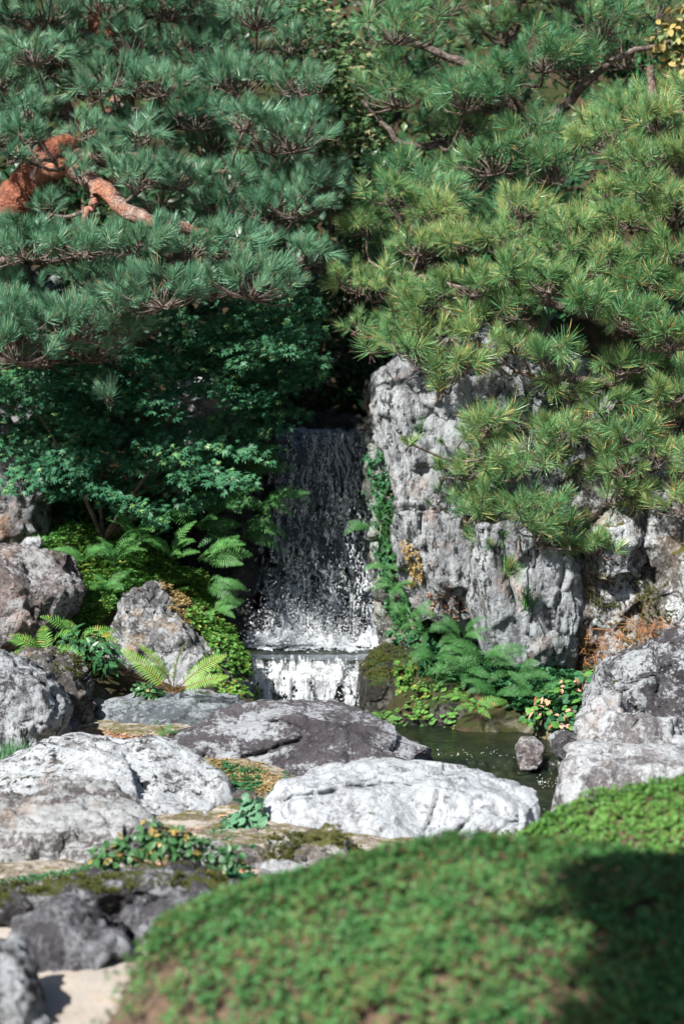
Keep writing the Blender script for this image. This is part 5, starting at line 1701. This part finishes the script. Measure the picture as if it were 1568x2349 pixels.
# ------------------------------------------------------------------ small shrubs and weeds
leafy('glossy_shrub', 'small glossy leaved shrub left of the bright fern', 'shrub',
      [(190, 1475, 10.7, .09, .08, .06), (225, 1500, 10.65, .08, .08, .06), (165, 1495, 10.7, .07, .07, .05), (245, 1520, 10.62, .05, .06, .04)], L_glossy, 190, (205, 1545, 10.72), 4, 300, False, M_bark_dark, size=(.7, 1.1), srad=0.004)
leafy('glossy_shrub', 'tiny dark shrub at the foot of the bright fern', 'shrub',
      [(335, 1585, 10.55, .06, .05, .035), (360, 1595, 10.5, .05, .05, .03)], L_red, 110, (345, 1605, 10.58), 2, 300, False, M_bark_dark, size=(.7, 1.0), srad=0.003)
leafy('weed_patch', 'broad leaved weeds between the fern bank and the right boulders', 'weeds',
      [(1265, 1610, 10.5, .07, .07, .06), (1300, 1590, 10.5, .07, .07, .06), (1320, 1630, 10.4, .06, .06, .07), (1240, 1640, 10.45, .07, .06, .05), (1290, 1655, 10.35, .05, .05, .04), (1350, 1560, 10.5, .06, .06, .05)],
      [broad_leaf('weed_leaf', M_cover_dark, 0.045, 0.016), broad_leaf('weed_leaf', M_cover, 0.04, 0.014, .1, .3), broad_leaf('weed_leaf', M_litter, 0.035, 0.011, .2, .5)], 330, (1290, 1670, 10.5), 5, 300, False, M_fern_stem, size=(.6, 1.1), srad=0.003)
leafy('ivy_patch', 'pale green heart leaved ivy in the gap beside the white slab', 'ivy',
      [(575, 1860, 8.55, .04, .05, .04), (565, 1895, 8.45, .05, .05, .04), (585, 1920, 8.4, .045, .04, .035), (550, 1935, 8.35, .04, .04, .03), (535, 1905, 8.4, .03, .04, .03)], L_ivy, 330, (565, 1950, 8.42), 3, 300, False, M_fern_stem, size=(.7, 1.1), srad=0.002)
leafy('low_shrub', 'low dark shrub with orange tipped leaves in front of the layered boulder', 'shrub',
      [(250, 1965, 7.6, .05, .06, .03), (310, 1945, 7.6, .06, .06, .045), (370, 1930, 7.6, .06, .06, .05), (430, 1945, 7.6, .06, .06, .045), (490, 1965, 7.6, .06, .06, .035), (530, 1970, 7.6, .03, .05, .03), (340, 1910, 7.6, .035, .03, .035), (230, 1960, 7.6, .04, .04, .02), (400, 1925, 7.6, .05, .05, .04)], L_red, 700, (380, 2010, 7.6), 6, 300, False, M_bark_dark, size=(.6, 1.1), srad=0.003)

B1 = [blade_mesh('grass_blade', 0.10, 0.0018, .5 + .3 * i, M_grass) for i in range(3)]
B2 = [blade_mesh('sedge_blade', 0.17, 0.004, .9 + .4 * i, M_fern) for i in range(3)]


def grass(name, label, px, py, Y, n, sp, blades, s=1.0, tilt=0.35, cat='grass', down=0.0):
    b = at(px, py, Y)
    th = empty(name, b, label, cat)
    mats = []
    for i in range(n):
        pos = b + Vector((random.gauss(0, sp[0]), random.gauss(0, sp[1]), random.gauss(0, sp[2])))
        d = (UP + rv(tilt) + Vector((0, -down, 0))).normalized()
        mats.append(mat4(basis(d, random.uniform(0, 6.28)), pos, s * random.uniform(.6, 1.2)))
    o = join_copies('blades', blades, mats, b)
    o.parent = th
    o['kind'] = 'stuff'
    return th


grass('grass_tuft', 'blue green grass tuft at the left edge below the tall stone', 15, 1800, 9.05, 420, (.05, .05, .015), B1, .8)
grass('grass_tuft', 'thin grass at the foot of the tall left stone', 25, 1730, 9.55, 260, (.05, .04, .01), B1, .6)
grass('grass_tuft', 'soft grass strip between the small grey boulder and the clipped shrub', 545, 2068, 7.3, 700, (.065, .05, .008), B1, .45)
grass('sedge', 'spiky green sedge on the lower part of the pale cliff', 1205, 1385, 10.9, 40, (.012, .012, .02), B2, .7, .5, 'sedge', .5)
grass('sedge', 'drooping sedge on the mossy rock edge right of the waterfall', 880, 1180, 11.45, 60, (.03, .03, .05), B2, .7, .5, 'sedge', .6)
grass('sedge', 'lower drooping sedge on the mossy rock edge', 895, 1250, 11.42, 60, (.03, .03, .05), B2, .7, .5, 'sedge', .6)
grass('sedge', 'sedge growing from a crack high on the pale cliff', 965, 985, 11.02, 26, (.01, .01, .03), B2, .5, .5, 'sedge', .5)
grass('sedge', 'sedge hanging under the third cliff fern', 930, 1440, 11.22, 60, (.03, .03, .04), B2, .7, .5, 'sedge', .6)
grass('sedge', 'sedge at the left end of the fern bank above the clover', 1010, 1560, 10.95, 60, (.04, .03, .03), B2, .7, .5, 'sedge', .5)

# ------------------------------------------------------------------ ground cover on banks and rocks
S_cover = [sprig('cover_sprig', i, M_cover, 8, 0.020, 0.006, 0.9) for i in range(3)]
S_dark = [sprig('dark_sprig', i + 4, M_cover_dark, 8, 0.026, 0.008, 0.9) for i in range(3)]
S_dry = [sprig('dry_sprig', i + 8, M_dry, 8, 0.018, 0.004, 0.9) for i in range(2)]
S_lit = [sprig('litter_sprig', i + 12, M_litter, 5, 0.020, 0.006, 0.35) for i in range(2)]
S_clov = [sprig('clover_sprig', i + 16, M_cover, 5, 0.016, 0.008, 0.4) for i in range(2)]
S_needle = [sprig('needle_litter', i + 20, M_needle_dead, 3, 0.07, 0.0012, 0.15) for i in range(2)]


def rock_points(labels, poly, n, up_min=-1.0):
    """visible-side rock vertices inside a picture polygon, nearest to the viewer"""
    P, Nn = [], []
    for lb in labels:
        o = ROCKS[lb]
        co = get_co(o.data) + np.array(o.location)
        no = get_no(o.data)
        q = proj(co)
        cam_d_ = np.array([0, 0, CAMZ]) - co
        fac = (no * cam_d_).sum(1) > 0
        k = in_poly(q[:, 0], q[:, 1], poly) & fac & (no[:, 2] > up_min)
        P.append(co[k])
        Nn.append(no[k])
    P = np.concatenate(P)
    Nn = np.concatenate(Nn)
    if len(P) == 0:
        return [], []
    i = RNG.choice(len(P), min(n, len(P)), replace=len(P) < n)
    return P[i], Nn[i]


def ground_points(poly, n):
    xs = np.array([p[0] for p in poly])
    ys = np.array([p[1] for p in poly])
    px = RNG.uniform(xs.min(), xs.max(), n * 3)
    py = RNG.uniform(ys.min(), ys.max(), n * 3)
    k = in_poly(px, py, poly)
    px, py = px[k][:n], py[k][:n]
    P, ok = hits(px, py)
    return P[ok]


def cover(name, label, pts, norms, meshes, s=(0.7, 1.2), lift=0.004, thin=None, cat='ground cover'):
    mats = []
    for i, p in enumerate(pts):
        nrm = Vector(norms[i]) if norms is not None else UP
        nrm = (nrm + UP * 0.5 + rv(0.2)).normalized()
        mats.append(mat4(basis(nrm, random.uniform(0, 6.28)), Vector(p) + nrm * random.uniform(0, lift * 3), random.uniform(*s)))
    if not mats:
        return
    o = join_copies(name, meshes, mats, Vector((float(np.mean([p[0] for p in pts])), float(np.mean([p[1] for p in pts])), float(np.min([p[2] for p in pts])))))
    o.location = Vector((float(np.mean([p[0] for p in pts])), float(np.mean([p[1] for p in pts])), float(np.min([p[2] for p in pts]))))
    tag(o, label, cat, kind='stuff')


bank = [(0, 1225), (120, 1205), (300, 1235), (420, 1260), (500, 1320), (560, 1480), (520, 1470), (430, 1390), (360, 1340), (270, 1390), (230, 1450), (60, 1500), (150, 1420), (195, 1350), (150, 1290), (60, 1255)]
cover('ground_cover', 'bright green creeping ground cover on the left bank', ground_points(bank, 6500), None, S_cover, lift=0.012)
cover('ground_cover', 'darker leafy undergrowth below the maple', ground_points([(60, 1180), (330, 1190), (520, 1220), (480, 1290), (300, 1240), (150, 1215)], 1600), None, S_dark, lift=0.03)
PK = 'peaked grey mossy boulder in the fern bank left of the cascade'
WB = 'wet black mossy rock sloping down beside the lower cascade'
p_, n_ = rock_points([PK], [(440, 1400), (470, 1420), (560, 1480), (570, 1560), (520, 1540), (470, 1470), (420, 1420)], 900)
cover('ground_cover', 'green moss cushions on the right shoulder of the peaked boulder', p_, n_, S_cover, lift=0.012)
p_, n_ = rock_points([PK], [(370, 1350), (420, 1360), (450, 1420), (430, 1440), (390, 1400)], 380)
p2 = ground_points([(330, 1325), (420, 1350), (470, 1430), (430, 1430), (370, 1345)], 300)
cover('dry_moss', 'straw coloured dry moss on top of the peaked boulder', np.concatenate([p_, p2]) if len(p_) else p2, None, S_dry, lift=0.01, cat='moss')
p_, n_ = rock_points([WB], [(480, 1500), (640, 1500), (640, 1640), (470, 1640)], 220)
cover('ground_cover', 'sparse green seedlings on the wet black rock', p_, n_, S_clov, lift=0.006)
SH = 'low dark wet rock shelf with seedlings on the right stream bank'
OB = 'rounded wet olive boulder right of the lower cascade'
p_, n_ = rock_points([SH], [(860, 1570), (1260, 1570), (1260, 1700), (860, 1700)], 260)
cover('ground_cover', 'scattered seedlings on the wet rock shelf by the stream', p_, n_, S_clov, lift=0.006)
p_, n_ = rock_points([OB, SH], [(905, 1540), (975, 1530), (985, 1600), (910, 1615)], 420)
cover('clover_patch', 'bright green clover patch beside the rounded wet boulder', p_, n_, S_clov, lift=0.02, cat='clover')
p_, n_ = rock_points([OB, SH], [(840, 1490), (1200, 1560), (1200, 1660), (900, 1640)], 26)
cover('fallen_needles', 'orange fallen pine needles on the wet rocks by the cascade', p_, n_, S_needle, lift=0.003, cat='needles')
ME = 'narrow mossy rock edge between the waterfall and the pale cliff'
CL = 'tall pale lichen covered cliff right of the waterfall'
p_, n_ = rock_points([ME], [(845, 1050), (900, 1050), (960, 1250), (1010, 1400), (1000, 1500), (900, 1480), (870, 1300)], 900)
cover('ground_cover', 'creeping green leaves over the mossy rock edge by the waterfall', p_, n_, S_dark, (0.5, 0.9), 0.01)
p_, n_ = rock_points([CL, ME], [(925, 1240), (960, 1260), (980, 1340), (940, 1340)], 160)
cover('dry_moss', 'tan dry moss patch low on the left of the pale cliff', p_, n_, S_dry, lift=0.006, cat='moss')
p2 = ground_points([(980, 1400), (1100, 1380), (1110, 1450), (1020, 1470)], 300)
p_, n_ = rock_points([CL], [(980, 1360), (1110, 1340), (1110, 1450), (1000, 1450)], 300)
cover('fallen_leaves', 'rusty fallen leaves heaped at the foot of the pale cliff', np.concatenate([p_, p2]) if len(p_) else p2, None, S_lit, lift=0.006, cat='leaves')
cover('ground_cover', 'mixed green undergrowth below the right fern bank', ground_points([(960, 1500), (1300, 1540), (1340, 1640), (1250, 1670), (1100, 1600), (960, 1560)], 1500), None, S_dark, lift=0.02)
cover('fallen_leaves', 'brown fallen leaves and needles on the sand by the tall stone', ground_points([(160, 1600), (240, 1640), (300, 1690), (400, 1690), (380, 1712), (160, 1710)], 1500), None, S_lit, (0.4, 0.8), 0.002, cat='leaves')
cover('low_moss', 'olive moss on the sand behind the white slab', ground_points([(480, 1745), (660, 1750), (640, 1800), (600, 1830), (520, 1790)], 900), None, [sprig('moss_sprig', 31, M_dry, 7, .011, .003, .9), sprig('moss_sprig', 32, M_cover, 7, .010, .003, .9), sprig('moss_sprig', 33, M_cover_dark, 7, .012, .003, .9)], lift=0.003, cat='moss')
BR = 'pale and brown mossy rock face at the right edge'
p_, n_ = rock_points([BR], [(1310, 1440), (1560, 1420), (1560, 1520), (1320, 1540)], 260)
cover('fallen_needles', 'orange dead needles along the foot of the right rock face', p_, n_, S_needle, lift=0.004, cat='needles')


# ------------------------------------------------------------------ clipped azalea mounds
def mound(label, cx, cy, rx, ry, rz, mat, n, seed, bare=0.0, rot=0.0, pw=2.3):
    base = Vector((cx, cy, 0))
    th = empty('clipped_shrub', base, label, 'shrub')
    r = np.random.default_rng(seed)
    NU, NV = 96, 40
    u = np.linspace(0, 2 * math.pi, NU, endpoint=False)[None]
    v = np.linspace(0.0, 1, NV)[:, None]
    rad = np.sin(v * math.pi / 2) ** (2 / pw)
    hz = np.cos(v * math.pi / 2) ** (2 / pw)
    x = rx * rad * np.cos(u)
    y = ry * rad * np.sin(u)
    z = rz * hz + 0 * u
    Q = np.stack([x, y, z], -1).reshape(-1, 3)
    k = 1 + 0.05 * fbm(Q * 3.0 + seed, 3) + 0.018 * fbm(Q * 9.0 + seed, 2)
    Qc = Q * (k * 0.965)[:, None]
    Qc[:, 2] -= 0.01
    i = np.arange(NU * NV).reshape(NV, NU)
    F = np.stack([i[:-1].ravel(), i[1:].ravel(), np.roll(i, -1, 1)[1:].ravel(), np.roll(i, -1, 1)[:-1].ravel()], 1)
    core = mesh_from('twig_core', Qc + np.array(base), F, [M_core], smooth=True)
    place('twig_core', core, base, th)
    # leaf sprigs over the surface
    vv = np.arccos(r.uniform(0, 1, n)) / (math.pi / 2)
    uu = r.uniform(0, 2 * math.pi, n)
    rad = np.sin(vv * math.pi / 2) ** (2 / pw)
    hz = np.cos(vv * math.pi / 2) ** (2 / pw)
    P = np.stack([rx * rad * np.cos(uu), ry * rad * np.sin(uu), rz * hz], 1)
    Nn = P / np.array([rx, ry, rz]) ** 2
    Nn /= np.linalg.norm(Nn, axis=1)[:, None]
    P *= (1 + 0.05 * fbm(P * 3.0 + seed, 3) + 0.018 * fbm(P * 9.0 + seed, 2))[:, None]
    dens = fbm(P * 3.4 + seed * 2, 3) + 0.5 * fbm(P * 14, 2)
    low = np.clip(1.0 - P[:, 2] / rz, 0, 1)
    keep = dens - bare * np.clip(low * 1.7 - 0.2, 0, 1) * 3.4 * np.clip(0.55 - P[:, 0], 0, 1) + r.normal(size=n) * 0.5 > -0.70
    P = P[keep]
    Nn = Nn[keep]
    dep = r.uniform(-0.022, 0.014, len(P))
    mats = []
    for p, q, d in zip(P, Nn, dep):
        q = (Vector(q) + rv(0.28) + UP * 0.2).normalized()
        mats.append(mat4(basis(q, random.uniform(0, 6.28)), base + Vector(p) + q * float(d), random.uniform(0.75, 1.25)))
    sp = [sprig('azalea_sprig', seed + j, mat, 6, 0.0122, 0.0044, 0.85, True) for j in range(4)]
    o = join_copies('leaves', sp, mats, base)
    o.parent = th
    o['kind'] = 'stuff'
    # bare twigs showing low on the side
    g = Geo()
    idx = r.choice(len(P), 420)
    for j in idx:
        p = Vector(P[j])
        if p.z > rz * 0.75:
            continue
        q = Vector(Nn[j])
        a = base + p * 0.90
        d = (q + rv(0.5) + UP * 0.6).normalized()
        tube(g, [a, a + d * 0.05, a + d * 0.085 + rv(0.008)], [0.0022, 0.0018, 0.001], 4, 0, cap=False)
    tw = place('twigs', g.mesh('twigs', [M_twig]), base, th)
    tw['kind'] = 'stuff'
    return th


t = NT('shrub_core')
cv = t.coord((1, 1, 1))
cc = t.mix(t.ramp(t.noise(cv, 30, 5, 0.7), [(0.35, 0), (0.65, 1)]), (0.045, 0.03, 0.018), (0.16, 0.10, 0.06))
b_ = t.bsdf(Base_Color=cc, Roughness=0.9, Normal=t.bump(t.noise(cv, 60, 4, 0.7), 0.8, 0.02))
M_core = t.done(b_.outputs[0])
mound('large clipped azalea mound filling the bottom foreground', 0.40, 5.55, 1.03, 0.80, 0.605, M_azalea, 60000, 3, 0.64)
mound('clipped azalea mound behind on the right edge', 1.34, 7.0, 0.95, 0.60, 0.485, M_azalea_far, 26000, 5, 0.0)

# ------------------------------------------------------------------ evergreen added out of the picture to shade the right of the mound
tb = Vector((2.3, 1.6, 0))
sh = empty('shade_caster_tree', tb, 'unseen evergreen tree added above the clipped mound to cast shade on its right side', 'tree')
g = Geo()
tube(g, spline([tb, tb + Vector((-0.05, 0.1, 1.4)), tb + Vector((-0.4, 0.4, 2.6)), (1.1, 2.5, 3.35), (0.2, 3.0, 3.5), (-0.7, 3.2, 3.5)], 24), list(np.linspace(0.11, 0.02, 24)), 10, 0, 0.08)
place('trunk', g.mesh('trunk', [M_bark_dark], True), tb, sh)
mats = []
for c, r, n in ((Vector((-0.83, 3.15, 3.40)), (0.50, 0.50, 0.34), 3300), (Vector((-0.98, 2.55, 3.42)), (0.50, 0.55, 0.34), 3300), (Vector((-0.1, 3.0, 3.55)), (0.60, 0.60, 0.33), 2600)):
    for i in range(n):
        d = rv().normalized() * random.random() ** 0.4
        pos = c + Vector((d.x * r[0], d.y * r[1], d.z * r[2]))
        q = (d + UP * 0.5 + rv(0.5)).normalized()
        mats.append(mat4(basis(q, random.uniform(0, 6.28)), pos, random.uniform(1.3, 2.0)))
o = join_copies('leaves', L_big, mats, tb)
o.parent = sh
o['kind'] = 'stuff'

cover('fallen_leaves', 'scattered leaf litter and moss between the left foreground boulders', ground_points([(380, 1930), (620, 1830), (660, 1960), (560, 2060), (300, 2040), (0, 2090), (0, 2040), (300, 1990)], 900), None, S_lit[:1] + S_dark[:1], (0.35, 0.7), 0.002, cat='leaves')

S_moss = [sprig('moss_tip', 50 + i, leaf_mat('moss_tip', (0.05, 0.06, 0.015), (0.12, 0.125, 0.03), None, 0, 0.8, 0.2, 0.1), 7, 0.010, 0.0026, 1.2) for i in range(2)]
for lb, poly, n, um, txt in (('dark foreground rock with a moss covered top edge', [(-40, 2020), (560, 2000), (560, 2080), (-40, 2110)], 2600, 0.55, 'olive moss along the top of the dark foreground rock'),
                             ('low pale rock with olive moss against the white slab', [(590, 1900), (850, 1900), (850, 2010), (590, 2010)], 1500, 0.45, 'olive moss on the low rock against the white slab'),
                             ('rounded wet olive boulder right of the lower cascade', [(780, 1480), (990, 1480), (990, 1560), (780, 1560)], 500, 0.6, 'thin moss on the rounded wet boulder'),
                             ('brown grey blocky rock behind the tall left stone', [(120, 1500), (220, 1500), (220, 1600), (120, 1600)], 260, 0.2, 'dark moss spots on the blocky rock behind the tall stone'),
                             ('pale and brown mossy rock face at the right edge', [(1300, 1250), (1560, 1350), (1568, 1530), (1310, 1550)], 900, -0.1, 'olive moss on the lower right rock face'),
                             ('big white slab boulder in the middle foreground', [(1000, 1930), (1240, 1900), (1240, 1990), (1000, 1990)], 160, -0.2, 'dark moss in the lower cracks of the white slab')):
    p_, n_ = rock_points([lb], poly, n * 2, um)
    if len(p_):
        k = fbm(np.asarray(p_) * 9 + 3, 3) > 0.0
        cover('moss_patch', txt, np.asarray(p_)[k][:n], np.asarray(n_)[k][:n], S_moss, (0.5, 1.2), 0.003, cat='moss')
G_ = ground_points([(500, 1750), (670, 1755), (640, 1830), (620, 1960), (560, 2060), (400, 2040), (440, 1960), (540, 1860)], 2600)
k = fbm(np.asarray(G_) * 6 + 8, 3) > -0.05
cover('low_greenery', 'tiny green weeds on the ground between the speckled boulder and the slab', G_[k], None, [sprig('weed_sprig', 61, M_cover_dark, 6, .014, .004, .9), sprig('weed_sprig', 62, M_cover, 6, .012, .0035, .9), sprig('weed_sprig', 63, M_dry, 6, .012, .003, .9)], (0.7, 1.7), 0.004, cat='weeds')
G_ = ground_points([(-20, 2030), (240, 1990), (420, 2030), (300, 2060), (0, 2090)], 900)
cover('low_greenery', 'tiny weeds along the foot of the layered boulder', G_, None, [sprig('weed_sprig', 64, M_cover_dark, 6, .012, .0035, .9), sprig('weed_sprig', 65, M_dry, 6, .012, .003, .9)], (0.7, 1.5), 0.004, cat='weeds')

G_ = ground_points([(90, 2200), (300, 2180), (440, 2110), (420, 2150), (260, 2349), (110, 2349)], 70)
cover('fallen_needles', 'few brown fallen needles on the pale sand at the bottom left', G_, None, S_needle, (0.3, 0.7), 0.001, cat='needles')
